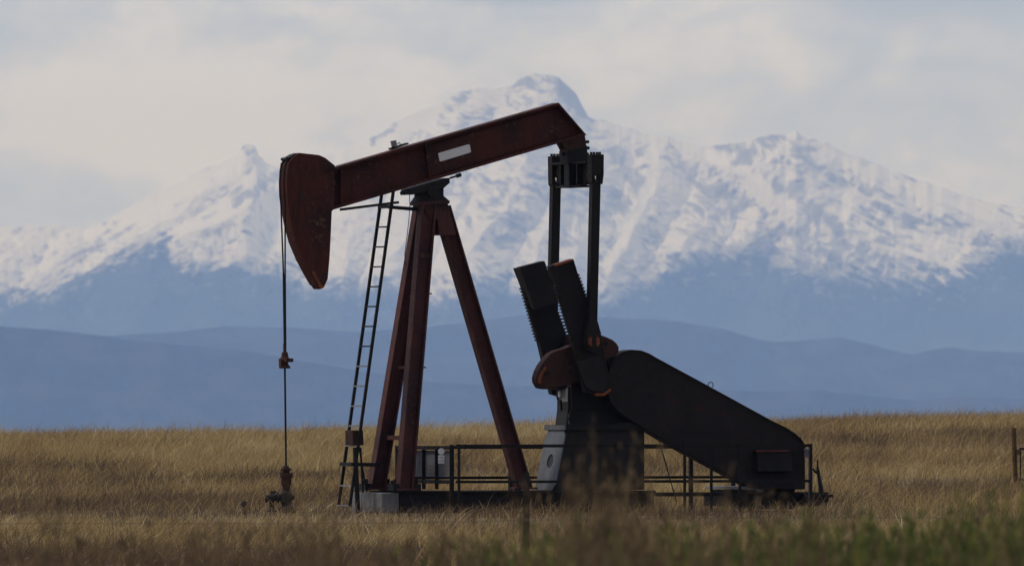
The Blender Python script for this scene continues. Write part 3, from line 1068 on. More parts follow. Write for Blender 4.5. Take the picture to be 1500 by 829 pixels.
# splice plate and stiffeners
m = MB()
plate(m, [(624, 212), (627.5, 211), (633.5, 261), (630, 262)], -FL, -0.12, -0.022)
plate(m, [(500, 247), (503, 246), (503, 299), (500, 300)], -FL, -0.12, -0.022)
plate(m, [(630, 214), (812, 160), (846, 196), (634, 258)], -FL, -0.045, -0.022)
m.split('web_stiffener', M_RED, beam)
# name plate, blank and rounded
m = MB()


def rounded(c4, r=2.2, n=4):
    out = []
    k = len(c4)
    for i in range(k):
        p, a, c = Vector(c4[i]), Vector(c4[i - 1]), Vector(c4[(i + 1) % k])
        e0 = p + (a - p).normalized() * r
        e1 = p + (c - p).normalized() * r
        for j in range(n + 1):
            t = j / n
            q = e0 * (1 - t) ** 2 + p * 2 * t * (1 - t) + e1 * t * t
            out.append((q.x, q.y))
    return out


plate(m, rounded([(641.4, 224.6), (687.4, 211.2), (689.8, 223.3), (644.0, 237.2)]), -0.05, -0.062, -0.047)
np_ = m.build('name_plate', M_WHITE, beam)
np_['label'] = 'blank pale grey name plate'
# grease cup on its bracket
m = MB()
plate(m, [(572.5, 217), (597, 209.3), (598, 211.3), (573, 219.5)], -0.06, -0.09, 0.05)
plate(m, [(576, 219), (579, 218), (577.5, 213), (574.5, 214)], -0.06, -0.05, -0.03)
brk = m.build('bracket', M_BLACK, beam)
m = MB()
a, c = P(577.5, 214.2, -0.04), P(576.0, 206.3, -0.04)
m.cyl(a, c, 0.045, 0.052, 14)
m.build('grease_cup', M_ALU_LIT, brk)
m = MB()
m.tube([P(581, 212, -0.05), P(585, 208.6, -0.05), P(586, 211, -0.05), P(587.5, 212.5, -0.05)], 0.008, 6)
m.build('grease_line', M_BLACK, brk)

# --- horsehead
HV = 0.14
front = [(437.8, 224), (429, 231), (422.5, 240), (420.8, 252), (420, 268), (420.5, 286), (422, 300), (424, 315), (427, 331), (433.5, 355),
         (443.5, 379), (455, 401), (465, 418), (469, 424)]
rear = [(475, 421.0), (480.5, 408.5), (483, 380), (484.8, 347), (486.4, 310), (489.3, 306), (490.8, 242.5), (477, 231.5), (467.5, 227.2)]
m = MB()
plate(m, front + rear, -HV, -HV, HV)
head = m.build('horse_head', M_RED, pump, 0.012)
m = MB()
rimo = [(x - 0.8, y - 0.2) for x, y in front]
rimi = [(x + 2.2, y + 0.6) for x, y in front]
plate(m, rimo[1:-1] + rimi[1:-1][::-1], -HV, -HV - 0.02, HV + 0.02)
m.build('curved_rim', M_RED, head, 0.006)
m = MB()
plate(m, [(456.5, 397.5), (460.0, 397), (466, 408), (472.2, 418.6), (468.2, 420.6), (461.5, 409)], -HV - 0.004, -HV - 0.004, -HV + 0.004)
plate(m, [(466.5, 419.2), (474, 417.6), (474.6, 420.4), (470, 423.4)], -HV - 0.006, -HV - 0.006, -HV + 0.004)
for o in m.split('paint_patch', M_ORANGE, head):
    o['label'] = 'worn orange paint at the tip'
m = MB()
a = P(443.6, 288.3, -HV)
m.cyl(a + Vector((0, -0.003, 0)), a + Vector((0, 0.05, 0)), 0.038, n=16)
m.build('pin_hole_shade', M_INK_HOLE, head)  # dark disc standing in for the shade inside a hole
m = MB()
plate(m, [(424, 236), (434, 225.6), (429, 225.8), (420, 231), (417.5, 236)], -0.02, -0.11, 0.11)
m.cyl(P(421.5, 233, -0.12), P(421.5, 233, -0.12) + Vector((0, 0.24, 0)), 0.028, n=10)
m.build('rope_anchor', M_BLACK, head)

# --- bridle ropes, carrier bar, polished rod
clampP = P(417.5, 505, 0)
for v in (-0.09, 0.09):
    m = MB()
    pts = []
    for (x, y) in front[1:7]:
        q = P(x - 1.0, y, -HV)
        pts.append(Vector((q.x - 0.02, v, q.z)))
    low = P(415.5, 402, 0.0)
    pts.append(Vector((clampP.x + (pts[-1].x - clampP.x) * 0.35, v * 0.4, low.z)))
    pts.append(Vector((clampP.x, v * 0.3, clampP.z)))
    m.tube(pts, 0.014, 8)
    m.build('wire_rope', M_BLACK, head)
m = MB()
m.tube([P(416.0, 402, 0.0), clampP], 0.024, 10)
m.build('rope_sleeve', M_BLACK, head)
m = MB()
c0 = P(417.2, 503, 0)
z = lambda py: P(417.2, py, 0).z
m.lathe((c0.x, 0, 0), [(0.026, z(517)), (0.028, z(503))], 12)
m.lathe((c0.x, 0, 0), [(0.088, z(539.5)), (0.09, z(537)), (0.06, z(534)), (0.05, z(531)), (0.085, z(529)), (0.085, z(525.5)), (0.06, z(523)), (0.045, z(515.5))], 14)
m.box((c0.x + 0.02, 0, z(527.5)), (0.12, 0.34, 0.06))
m.box((c0.x - 0.04, 0, z(533)), (0.09, 0.10, 0.10))
carrier = m.build('carrier_bar', M_RUSTW, pump, 0.004)
m = MB()
rb = P(419.2, 690, 0)
m.tube([(c0.x, 0, z(530)), (rb.x, 0, rb.z)], 0.016, 10)
m.build('polished_rod', M_BLACK, carrier)

# --- tail bearing and equalizer
m = MB()
plate(m, [(822, 208.6), (856, 198.8), (858, 214), (838, 222), (829, 222)], -0.1, -0.13, 0.13)
tail = m.build('tail_bearing', M_RUSTW, pump, 0.006)
m = MB()
plate(m, [(829, 221), (858.5, 213.5), (859, 237), (831, 238)], -0.12, -0.17, 0.17)
for (x, y) in ((861, 208), (861.5, 217), (860.5, 226), (824, 216), (827, 226)):
    q = P(x, y, -0.05)
    m.cyl(q + Vector((-0.05, 0, 0)), q + Vector((0.02, 0, 0)), 0.028, n=6)
m.build('bearing_housing', M_BLACK, tail, 0.006)
m = MB()
ec = P(842.5, 255, 0)
ztop, zbot = P(842, 239.5, 0).z, P(842, 272.5, 0).z
EH = 0.13
prof = [(-0.70, ztop), (0.70, ztop), (0.70, ztop - 0.15), (0.50, zbot + 0.01), (0.0, zbot - 0.01), (-0.50, zbot + 0.01), (-0.70, ztop - 0.15)]
m.prism([Vector((ec.x - 0.03, v, zz)) for v, zz in prof], [Vector((ec.x + 0.03, v, zz)) for v, zz in prof])
m.box((ec.x, 0, ztop + 0.003), (2 * EH, 1.44, 0.03))
m.box((ec.x, 0, zbot - 0.012), (2 * EH, 1.02, 0.03))
for v in (-0.34, 0.0, 0.12, 0.34):
    m.box((ec.x, v, (ztop + zbot) / 2), (2 * EH - 0.02, 0.04, ztop - zbot - 0.03))
m.box((ec.x, 0.0, (ztop + zbot) / 2), (0.3, 0.2, ztop - zbot + 0.05))
m.build('equalizer_beam', M_BLACK, pump, 0.004)

# --- pitman arms
PV = 0.82


def pitman(v):
    dxp = -58 * (v + PV) / (2 * PV)          # how far the far one stands to the left
    dyt = 2.6 if v > 0 else 0.0
    m = MB()
    top = P(872.5 + dxp, 262, v)
    pin = P(866.5 + dxp, 500, v)
    w = 0.145
    m.bar(P(871.6 + dxp, 268, v), P(866.5 + dxp, 478, v), w, 0.14)
    # clevis head with an open eye under the block
    plate(m, [(863.4 + dxp, 226.5 + dyt), (881.6 + dxp, 226.5 + dyt), (881.3 + dxp, 258 + dyt), (863.7 + dxp, 258 + dyt)], v, v - 0.09, v + 0.09)
    plate(m, [(863.7 + dxp, 257.8 + dyt), (868.3 + dxp, 257.8 + dyt), (870.5 + dxp, 268 + dyt), (866 + dxp, 271 + dyt), (864 + dxp, 268 + dyt)], v, v - 0.088, v + 0.088)
    plate(m, [(875.8 + dxp, 257.8 + dyt), (881.3 + dxp, 257.8 + dyt), (879.8 + dxp, 270 + dyt), (875.0 + dxp, 270 + dyt)], v, v - 0.086, v + 0.086)
    # lower boss
    plate(m, [(860 + dxp, 470), (873 + dxp, 470), (878 + dxp, 488), (878 + dxp, 508), (869 + dxp, 517), (860 + dxp, 513), (856 + dxp, 500)], v, v - 0.072, v + 0.072)
    arm = m.build('pitman_arm', M_BLACK, pump, 0.006)
    m = MB()
    for k, x in enumerate((866.0, 870.2, 874.6, 878.6)):
        q = P(x + dxp, 226.5 + dyt, v + (0.03 if k % 2 else -0.03))
        m.cyl(q - Vector((0, 0, 0.01)), q + Vector((0, 0, 0.04)), 0.022, n=6)
    m.split('clevis_bolt', M_BLACK, arm)
    m = MB()
    sg = -1 if v < 0 else 1
    m.cyl(Vector((pin.x, v - 0.10, pin.z)), Vector((pin.x, v + 0.10, pin.z)), 0.115, n=20)
    m.build('crank_pin', M_BLACK, arm)
    m = MB()
    for ang in (math.pi, 0.0):
        ring = [(0.058, ang - 0.9), (0.045, ang), (0.058, ang + 0.9), (0.10, ang + 0.95), (0.108, ang + .4), (0.108, ang - .4), (0.10, ang - 0.95)]
        pts = [Vector((pin.x + r * math.cos(t), 0, pin.z + r * math.sin(t))) for r, t in ring]
        vv = v + sg * 0.104
        m.prism([p + Vector((0, vv - 0.004, 0)) for p in pts], [p + Vector((0, vv + 0.004, 0)) for p in pts])
    m.split('pin_retainer', M_ORANGE, arm)
    return pin


pitman(-PV)
pitman(PV)


# --- cranks with toothed edges
def toothed(p0, p1, n, depth, side):
    """zigzag of square teeth from p0 to p1"""
    out = []
    p0, p1 = Vector(p0), Vector(p1)
    d = (p1 - p0)
    nrm = Vector((d.y, -d.x)).normalized() * depth * side
    for i in range(n):
        a, b2 = p0 + d * (i / n), p0 + d * ((i + 0.5) / n)
        out += [a, a + nrm, b2 + nrm, b2]
    out.append(p1)
    return [(q.x, q.y) for q in out]


def crank(v0, v1, dx, dy, weight):
    m = MB()
    L = lambda q: (q[0] + dx, q[1] + dy)
    tip_r, tip_l = L((840.5, 380.5)), L((804.8, 390))
    low_r, low_l = L((896, 566)), L((857, 574))
    right = toothed(L((847, 402)), L((880, 492)), 19, 2.1, 1)
    left = toothed(L((838.5, 496)), L((815, 416)), 17, 2.2, 1)
    pts = [tip_l, tip_r] + right + [L((886, 525)), low_r, L((894, 572)), L((886, 578.5)), L((872, 578.5)), low_l] + left
    vr = v0
    plate(m, pts, vr, v0, v1)
    c = m.build('crank_arm', M_BLACK, pump, 0.004)
    return c


CV0, CV1 = -0.72, -0.60
near_crank = crank(CV0, CV1, 0, 0, 0)
far_crank = crank(0.52, 0.66, -48.5, 3.0, 0)

# weights bolted on the crank tips
m = MB()
plate(m, rounded([(758, 391.5), (795, 382), (816, 442), (781, 454)], 2.0), 0.44, 0.36, 0.518)
m.build('crank_weight', M_CHAR, far_crank, 0.008)
m = MB()
plate(m, [(844, 530), (880, 520), (889, 556), (884, 572), (870, 574), (858, 566)], -0.74, -0.745, -0.722)
m.build('crank_weight', M_CHAR, near_crank, 0.008)
m = MB()
plate(m, [(814, 387.2), (839.5, 379.2), (840.3, 381.6), (814.6, 390.4)], -0.766, -0.768, -0.60)
plate(m, [(872, 576.0), (885, 575.6), (894.5, 569.0), (895.5, 572.0), (886, 579.6), (872.8, 579.6)], -0.752, -0.753, -0.70)
for o in m.split('paint_stripe', M_ORANGE, near_crank):
    o['label'] = 'orange painted edge'

# the lobed counterweights hanging across the cranks
lob_l = [(786.0, 560), (785.4, 553), (788, 544), (793, 534), (799, 526), (806, 518), (814, 513.5), (828, 509.5), (836, 505.5), (842, 507), (858, 520), (866, 558), (851, 559.5), (838, 562.5),
         (824, 565.5), (812, 568), (800, 570), (791, 568.5)]
lob_r = [(864, 488), (878, 490), (888, 493.5), (897, 497.5), (903, 502.5), (906.3, 508), (906.3, 514.5), (903.5, 518.5), (898, 521), (890, 525), (878, 540), (862, 530)]
m = MB()
plate(m, lob_l, -0.50, -0.515, -0.30)
cw = m.build('counterweight', M_RUSTW, near_crank, 0.02)
m = MB()
for (x, y) in ((829, 518), (836, 545), (836, 531), (801, 547)):
    q = P(x, y, -0.515)
    m.cyl(q + Vector((0, -0.02, 0)), q + Vector((0, 0.01, 0)), 0.038, n=10)
m.split('weight_bolt', M_BLACK, cw)
m = MB()
plate(m, [(788.4, 561), (788, 554), (793, 543.5), (799, 536), (800.5, 538.5), (796, 546), (792.3, 555), (792.6, 561.5)], -0.515, -0.519, -0.50)
o = m.build('paint_stripe', M_ORANGE, cw)
o['label'] = 'bright orange painted edge stripe'
m = MB()
plate(m, lob_r, -0.50, -0.516, -0.31)
cw2 = m.build('counterweight', M_RUSTW, near_crank, 0.02)
m = MB()
q = P(887, 503, -0.515)
m.cyl(q + Vector((0, -0.02, 0)), q + Vector((0, 0.01, 0)), 0.036, n=10)
m.split('weight_bolt', M_BLACK, cw2)
m = MB()
plate(m, [(x - 33, y + 3) for x, y in lob_r], 0.40, 0.30, 0.515)
m.build('counterweight', M_RUSTW, far_crank, 0.02)

# --- gear reducer on its pedestal
m = MB()
plate(m, [(836, 540), (846, 522), (870, 512), (900, 520), (918, 545), (926, 575), (928, 600), (838, 600)], -0.27, -0.27, 0.27)
m.cyl(P(880, 556, -0.56), P(880, 556, -0.56) + Vector((0, 1.12, 0)), 0.13, n=20)
plate(m, [(814, 566), (832, 564), (832, 568), (818, 571)], -0.1, -0.12, 0.2)
red = m.build('gear_reducer', M_BLACK, pump, 0.01)
m = MB()
plate(m, [(832.5, 566), (926, 590), (936, 622), (829, 622), (831.5, 600)], -0.22, -0.22, 0.22)
plate(m, [(846, 570), (850, 570), (834, 621), (829, 621)], -0.23, -0.245, -0.223)
ped = m.build('upper_pedestal', M_CHAR, pump, 0.006)
m = MB()
ea = P(832.3, 569, -0.2)
m.prism([Vector((ea.x - 0.014, v, P(832.3, yy, -0.2).z)) for v, yy in ((-0.2, 569), (0.2, 569), (0.21, 601), (0.30, 621), (-0.26, 621), (-0.21, 601))],
        [Vector((ea.x - 0.004, v, P(832.3, yy, -0.2).z)) for v, yy in ((-0.2, 569), (0.2, 569), (0.21, 601), (0.30, 621), (-0.26, 621), (-0.21, 601))])
m.build('lit_end_plate', M_ALU_LIT, ped)  # left face of the pedestal, light from the left put in as paler colour
m = MB()
q = P(821, 590, 0.1)
m.box((ea.x - 0.03, 0.08, q.z), (0.03, 0.10, 0.10))
m.box((ea.x - 0.03, 0.04, q.z - 0.08), (0.03, 0.07, 0.07))
m.tube([(ea.x - 0.04, 0.12, q.z + 0.05), (ea.x - 0.05, 0.16, q.z + 0.16), (ea.x - 0.03, 0.14, q.z + 0.24)], 0.018, 6)
m.build('oil_gauge', M_BLACK, ped)
m = MB()
q = P(819, 577, 0.1)
m.box((ea.x - 0.03, 0.08, q.z), (0.03, 0.08, 0.09))
m.build('data_plate', M_WHITE, ped)
m = MB()
plate(m, [(830, 622), (942, 622), (942, 630), (830, 630)], -0.45, -0.45, 0.45)
plate(m, [(904, 618.2), (933, 618.2), (941, 624), (904, 624)], -0.45, -0.44, 0.40)
fl = m.build('pedestal_flange', M_BLACK, pump, 0.005)
fl2 = MB()
q = P(830, 626, -0.44)
fl2.box((q.x - 0.012, 0.0, q.z), (0.02, 0.86, 0.075))
fl2.build('lit_flange_edge', M_GREY, fl)  # left face of the flange, its lit side put in as grey
m = MB()
LP = [(831, 630), (944, 630), (944, 717), (813.5, 718)]
plate(m, LP, -0.40, -0.40, 0.40)
low = m.build('lower_pedestal', M_CHAR, pump, 0.006)
# sloping left face with oval hole; light on it put in as paler plate
m = MB()
ptop, pbot = P(831, 630, -0.40), P(813.5, 718, -0.40)


def endpt(u, v):
    q = ptop.lerp(pbot, u)
    return Vector((q.x, v, q.z))


outer, inner = [], []
nn = 28
for i in range(nn):
    t = 2 * math.pi * i / nn
    cx, cz = math.cos(t), math.sin(t)
    sc_ = 1 / max(abs(cx), abs(cz))
    outer.append((0.5 + 0.5 * cz * sc_, 0.40 * cx * sc_))
    inner.append((0.52 + 0.115 * cz, 0.0 + 0.125 * cx))
nv = Vector((-(pbot.z - ptop.z), 0, (pbot.x - ptop.x))).normalized()
nv = nv if nv.x < 0 else -nv
for i in range(nn):
    j = (i + 1) % nn
    ring = [endpt(*outer[i]), endpt(*outer[j]), endpt(*inner[j]), endpt(*inner[i])]
    m.prism([r_ + nv * 0.004 for r_ in ring], [r_ + nv * 0.022 for r_ in ring])
m.build('lit_end_plate', M_GREY, low)
m = MB()
hole = [endpt(0.52 + 0.112 * math.sin(t), 0.122 * math.cos(t)) for t in np.linspace(0, 2 * math.pi, 24, endpoint=False)]
m.prism([h + nv * 0.0035 for h in hole], [h + nv * 0.006 for h in hole])
m.build('oval_hole_shade', M_INK_HOLE, low)  # dark sheet in the opening, painted in place of the shade within
# --- belt guard
arc = []
for k in range(13):
    t = R(205 - k * 11.5)
    arc.append((936 + 45.5 * math.cos(t), 565 - 52 * math.sin(t)))
arc = [(889, 572), (890, 552), (894, 536), (902, 523), (912, 515.8), (924, 513), (938, 514), (950, 518.5), (960, 524.5)]
guard = arc + [(1025.8, 560), (1129.5, 616.7), (1150, 626.5), (1163, 634.8), (1172, 642.5), (1177.5, 651), (1179.7, 661), (1179.7, 716.5), (1103, 716), (1071.6, 698.7), (1004, 662.5),
               (980, 649), (926, 616.7), (905, 602), (894, 588)]
m = MB()
plate(m, guard, -0.50, -0.50, -0.22)
bg_ = m.build('belt_guard', M_GUARD, pump, 0.015)
m = MB()
rim = arc + [(1025.8, 560), (1129.5, 616.7), (1150, 626.5), (1163, 634.8), (1172, 642.5), (1177.5, 651), (1179.7, 661)]
for a, c in zip(rim[:-1], rim[1:]):
    pa, pc = P(*a, -0.50), P(*c, -0.50)
    m.bar(Vector((pa.x, -0.36, pa.z)), Vector((pc.x, -0.36, pc.z)), 0.02, 0.33)
m.build('guard_rim', M_GUARD, bg_)
m = MB()
plate(m, [(1106, 662.5), (1155, 661.5), (1158, 690), (1106, 690)], -0.52, -0.62, -0.503)
plate(m, [(1103, 659), (1155, 658.6), (1155.5, 661.6), (1103, 662.6)], -0.52, -0.66, -0.503)
bx = m.build('junction_box', M_CHAR, bg_, 0.006)
m = MB()
plate(m, [(1107, 659.2), (1154, 658.8), (1154, 661.0), (1107, 661.6)], -0.66, -0.665, -0.661)
o = m.build('lid_edge', paint('faded_red_paint', (0.15, 0.025, 0.018), (0.1, 0.03, 0.02), (0.08, 0.02, 0.015), 0.6, 4, 0.3), bx)
m = MB()
c0_ = P(1041, 565.5, -0.36)
m.tube([c0_ + Vector((0.045 * math.cos(t), 0, 0.045 * math.sin(t) + 0.02)) for t in np.linspace(-0.9, math.pi + 0.9, 14)], 0.008, 6)
m.build('lifting_eye', M_BLACK, bg_)
m = MB()
q = P(953, 580, -0.50)
m.cyl(q + Vector((0, -0.012, 0)), q + Vector((0, 0.01, 0)), 0.06, n=14)
m.build('inspection_cap', M_BLACK, bg_)

# --- motor and its slide base behind the guard
m = MB()
mc = P(1132, 704, 0.2)
m.cyl(Vector((mc.x, -0.2, mc.z)), Vector((mc.x, 0.75, mc.z)), 0.27, n=24)
for k in range(9):
    m.cyl(Vector((mc.x, -0.05 + 0.08 * k, mc.z)), Vector((mc.x, -0.02 + 0.08 * k, mc.z)), 0.29, n=24)
mot = m.build('motor', M_BLACK, pump)
m = MB()
plate(m, [(1112, 716), (1152, 716), (1162, 745), (1106, 745)], -0.1, -0.30, 0.8)
m.build('motor_base', M_BLACK, mot, 0.006)
m = MB()
plate(m, [(1066, 712), (1106, 712), (1106, 716), (1066, 716)], -0.4, -0.45, 0.5)
plk = m.build('motor_rail', M_ALU_LIT, mot, 0.003)
m = MB()
plate(m, [(1072, 717), (1108, 717), (1108, 733), (1072, 733)], -0.38, -0.40, 0.5)
m.build('support_block', M_CHAR, mot, 0.006)
m = MB()
ra, rc = P(960, 724, -0.35), P(1212, 724, -0.35)
m.box(((ra.x + rc.x) / 2, -0.35, ra.z), (rc.x - ra.x, 0.07, 0.06))
m.box(((ra.x + rc.x) / 2, 0.35, ra.z), (rc.x - ra.x, 0.07, 0.06))
for x in (1064, 1100, 1178, 1205):
    q = P(x, 724, -0.35)
    m.box((q.x, 0, q.z - 0.09), (0.1, 0.9, 0.2))
m.split('skid_rail', M_BLACK, pump)

# --- ladder
LV = 0.24
lad = empty('ladder', (0, 0, 0))
lad.parent = pump


def lp(py, v):
    # left rail and right rail share one leaning line in the machine's axes
    f = (py - 283) / (740.5 - 283)
    x = 567.5 + (504.2 - 567.5) * f
    return P(x, py, 0.0) + Vector((0, v, 0))


for v in (-LV, LV):
    m = MB()
    m.bar(lp(279 if v < 0 else 284, v), lp(741, v), 0.045, 0.035)
    m.build('rail', M_BLACK, lad)
for k in range(16):
    py = 740 - k * 29.1
    m = MB()
    a, c = lp(py, -LV), lp(py, LV)
    m.bar(a, c, 0.022, 0.055, (1, 0, 0))
    m.build('rung', M_ALU_LIT if k < 8 else M_BLACK, lad)
# ladder stays up at the post, and the brace at its foot
m = MB()
m.bar(P(569, 303.3, 0), P(613, 307, 0), 0.055, 0.07)
m.bar(lp(303, -LV - 0.03), lp(303, LV + 0.03), 0.05, 0.05, (1, 0, 0))
m.build('stay', M_BLACK, lad)
m = MB()
m.bar(P(498.6, 307.2, -0.28), P(583.5, 296.5, -0.28), 0.04, 0.06)
m.build('safety_bar', M_BLACK, lad)
m = MB()
m.bar(P(506, 679.5, 0), P(548, 680.5, 0), 0.06, 0.5)
m.bar(P(520, 655, -0.24), P(524.5, 752, -0.24), 0.06, 0.06)
m.bar(P(528, 655, 0.2), P(533.5, 752, 0.2), 0.025, 0.03)
m.bar(P(526, 655, 0.05), P(537, 720, 0.05), 0.02, 0.02)
m.split('foot_brace', M_BLACK, lad)
m = MB()
plate(m, [(516.5, 630), (532, 630), (533, 652), (517, 651)], -0.2, -0.2, 0.12)
m.build('tool_box', M_RUSTW, lad, 0.006)
# brake cable hanging by the post
m = MB()
m.tube([P(x, y, -0.2) for x, y in ((599.5, 282), (600.5, 300), (599, 322), (596, 348), (593, 370), (592.8, 382), (596, 390))], 0.006, 6)
m.build('brake_cable', M_BLACK, pump)


# ------------------------------------------------------------------ safety railing round the cranks
RV = 1.18


def railing(name, label, runs):
    root = empty(name, (OX, 0, 0), ANG)
    props(root, label, 'railing')
    for part, bars in runs:
        for (p0, p1, w, t) in bars:
            m = MB()
            m.bar(p0, p1, w, t, (0, 1, 0) if abs((p1 - p0).y) < 0.5 else (1, 0, 0))
            m.build(part, M_BLACK, root)
    return root


cz_t = P(668, 653, -RV).z
cz_b = P(668, 705.5, -RV).z
s0 = P(668, 653, -RV).x
s1 = P(1186, 660, -RV).x
gz = -0.15


def at(px, v):
    return P(px, 690, v).x


nearp = [at(x, -RV) for x in (670.5, 1001, 1040, 1082)] + [s1]
railing('safety_railing', 'black pipe railing on the near side of the cranks and belt guard', [
    ('top_rail', [(Vector((s0, -RV, cz_t)), Vector((s1, -RV, cz_t)), 0.05, 0.05)]),
    ('bottom_rail', [(Vector((s0, -RV, cz_b)), Vector((s1, -RV, cz_b)), 0.045, 0.045)]),
    ('post', [(Vector((s, -RV - 0.052, gz)), Vector((s, -RV - 0.052, cz_t + 0.03)), 0.036, 0.036) for s in nearp])])
f0, f1 = s0, s1
railing('safety_railing', 'black pipe railing on the far side behind the post legs and pedestal', [
    ('top_rail', [(Vector((f0, RV, cz_t - 0.03)), Vector((f1, RV, cz_t - 0.03)), 0.05, 0.05)]),
    ('bottom_rail', [(Vector((f0, RV, cz_b + 0.05)), Vector((f1, RV, cz_b + 0.05)), 0.045, 0.045)]),
    ('post', [(Vector((s, RV - 0.052, gz)), Vector((s, RV - 0.052, cz_t)), 0.06, 0.06) for s in (f0 + 0.05, at(746, RV), at(1010, RV), at(1072, RV), f1)])])
ex = s0 - 0.06


def vat(px):
    # v of the point seen at px on the end panel (s = ex)
    lo, hi = -RV, RV
    for _ in range(40):
        mid_ = (lo + hi) / 2
        if P(px, 690, mid_).x > ex:
            hi = mid_
        else:
            lo = mid_
    return (lo + hi) / 2


railing('safety_railing', 'black end railing panel with a pale sign behind its bars', [
    ('top_rail', [(Vector((ex, -RV, cz_t - 0.03)), Vector((ex, RV, cz_t - 0.03)), 0.06, 0.05)]),
    ('bottom_rail', [(Vector((ex, -RV, cz_b - 0.0)), Vector((ex, RV, cz_b - 0.0)), 0.06, 0.05)]),
    ('post', [(Vector((ex - 0.003, vat(662), gz)), Vector((ex - 0.003, vat(662), cz_t + 0.02)), 0.07, 0.03)] +
     [(Vector((ex - 0.003, vat(x), cz_b - 0.12)), Vector((ex - 0.003, vat(x), cz_t - 0.055)), 0.06, 0.016) for x in (604.5, 621, 640, 592)] +
     [(Vector((ex - 0.003, RV - 0.05, gz)), Vector((ex - 0.003, RV - 0.05, cz_t)), 0.06, 0.05)])])

# sign sheet behind the bars of the end panel
sgn = empty('warning_sign', (OX, 0, 0), ANG)
props(sgn, 'pale grey sheet metal sign with faded rusty lettering fixed behind railing bars', 'sign')
sx = ex + 0.045
v_l, v_r = vat(600), vat(659)
zs_t, zs_b = P(630, 659.5, 0).z, P(630, 697.5, 0).z
m = MB()
m.box((sx, (v_l + v_r) / 2, (zs_t + zs_b) / 2), (0.012, abs(v_r - v_l), zs_t - zs_b))
m.build('sign_panel', paint('faded_sign_sheet', (0.145, 0.15, 0.17), (0.15, 0.10, 0.07), (0.12, 0.124, 0.138), 0.7, 5.0, 0.4), sgn)
# rows of letter stubs: too weathered to read in the photo
m = MB()


def stroke(px, py, w, h):
    vv = vat(px)
    m.box((sx - 0.008, vv, P(px, py, 0).z), (0.004, w, h))


rr = random.Random(4)
for (py, xs) in ((682.5, [609, 612.5, 615, 626, 628.5, 631.5, 634.5, 644.5, 647, 649.5, 652, 655]), (687.5, [626.5, 629, 631.5, 634, 636, 646, 649, 652, 655.5]),
                 (692.5, [626, 629, 632, 635.5, 646, 648.5, 651, 655])):
    for x in xs:
        stroke(x, py, 0.012, 0.034)
        if rr.random() < 0.7:
            stroke(x + 0.5, py - rr.choice((1.3, 0, -1.3)), 0.045, 0.010)
        if rr.random() < 0.5:
            stroke(x + 1.0, py, 0.011, 0.03)
for (x, y) in ((627, 670), (646, 669.5), (612, 667), (611, 692), (630, 664.5)):
    stroke(x, y, 0.06, 0.016)
m.build('faded_lettering', M_RUSTINK, sgn)

# round white disc and the tag under it
def text_mesh(body, size):
    cu = bpy.data.curves.new('lettering', 'FONT')
    cu.body = body
    cu.size = size
    cu.align_x = 'CENTER'
    cu.align_y = 'CENTER'
    cu.extrude = 0.001
    to = bpy.data.objects.new('lettering', cu)
    COL.objects.link(to)
    bpy.context.view_layer.update()
    me = bpy.data.meshes.new_from_object(to.evaluated_get(bpy.context.evaluated_depsgraph_get()))
    bpy.data.objects.remove(to)
    return me


m = MB()
dv = vat(651.5)
dz = P(651.5, 660.8, -0.8).z
m.cyl((ex - 0.034, dv, dz), (ex - 0.046, dv, dz), 0.052 / 1.0, n=24)
dsc = bpy.data.objects.new('round_disc', None)
bpy.data.objects.remove(dsc)
# the disc faces the camera side of the corner, so it reads round: it hangs turned on its wire
droot = empty('round_disc', (0, 0, 0))
m = MB()
dw = Matrix.Rotation(ANG, 4, 'Z') @ Vector((ex - 0.06, dv, dz)) + Vector((OX, 0, 0))
droot.location = dw
m.cyl((0, 0.004, 0), (0, -0.006, 0), 0.052, n=28)
m.build('disc', M_WHITE, droot)
m = MB()
m.cyl((0, 0.0, 0.03), (0, -0.012, 0.03), 0.006, n=8)
m.build('screw', M_INK_HOLE, droot)
props(droot, 'round white disc fixed to the railing above the small tag', 'disc')
troot = empty('notice_tag', (0, 0, 0))
tz = P(652, 672.5, -0.8).z
troot.location = (dw.x, dw.y, tz)
m = MB()
m.box((0, 0, 0), (0.10, 0.008, 0.132))
m.build('tag_plate', M_WHITE, troot, 0.003)
for (txt, zz, sz) in (('NO', 0.028, 0.042), ('SMOKING', -0.024, 0.024)):
    me = text_mesh(txt, sz)
    me.materials.append(M_INK_HOLE)
    o = bpy.data.objects.new('lettering', me)
    COL.objects.link(o)
    o.parent = troot
    o.rotation_euler = (R(90), 0, 0)
    o.location = (0, -0.006, zz)
props(troot, 'small white notice tag on the railing below the round disc', 'notice')

# ------------------------------------------------------------------ wellhead
wp = Matrix.Rotation(ANG, 4, 'Z') @ Vector((rb.x, 0, 0)) + Vector((OX, 0, 0))
wr = empty('wellhead', (wp.x, wp.y, float(ground_h(wp.x, wp.y))))
props(wr, 'rusty wellhead with a side valve under the polished rod', 'wellhead')
WZ = lambda py: EYE + (PY_EYE - py) * K * (wp.y - CAMY) - wr.location.z
m = MB()
m.lathe((0, 0, 0), [(0.065, WZ(718)), (0.065, WZ(711)), (0.085, WZ(709.5)), (0.085, WZ(699)), (0.095, WZ(698.5)), (0.095, WZ(694)), (0.06, WZ(693.5)), (0.06, WZ(689)), (0.085, WZ(688.5)),
                    (0.085, WZ(685.5)), (0.05, WZ(685)), (0.045, WZ(682.5))], 18)
for t in range(6):
    m.cyl((0.088 * math.cos(t), 0.088 * math.sin(t), WZ(700)), (0.088 * math.cos(t), 0.088 * math.sin(t), WZ(692)), 0.014, n=6)
m.build('stuffing_box', M_RUSTW, wr)
m = MB()
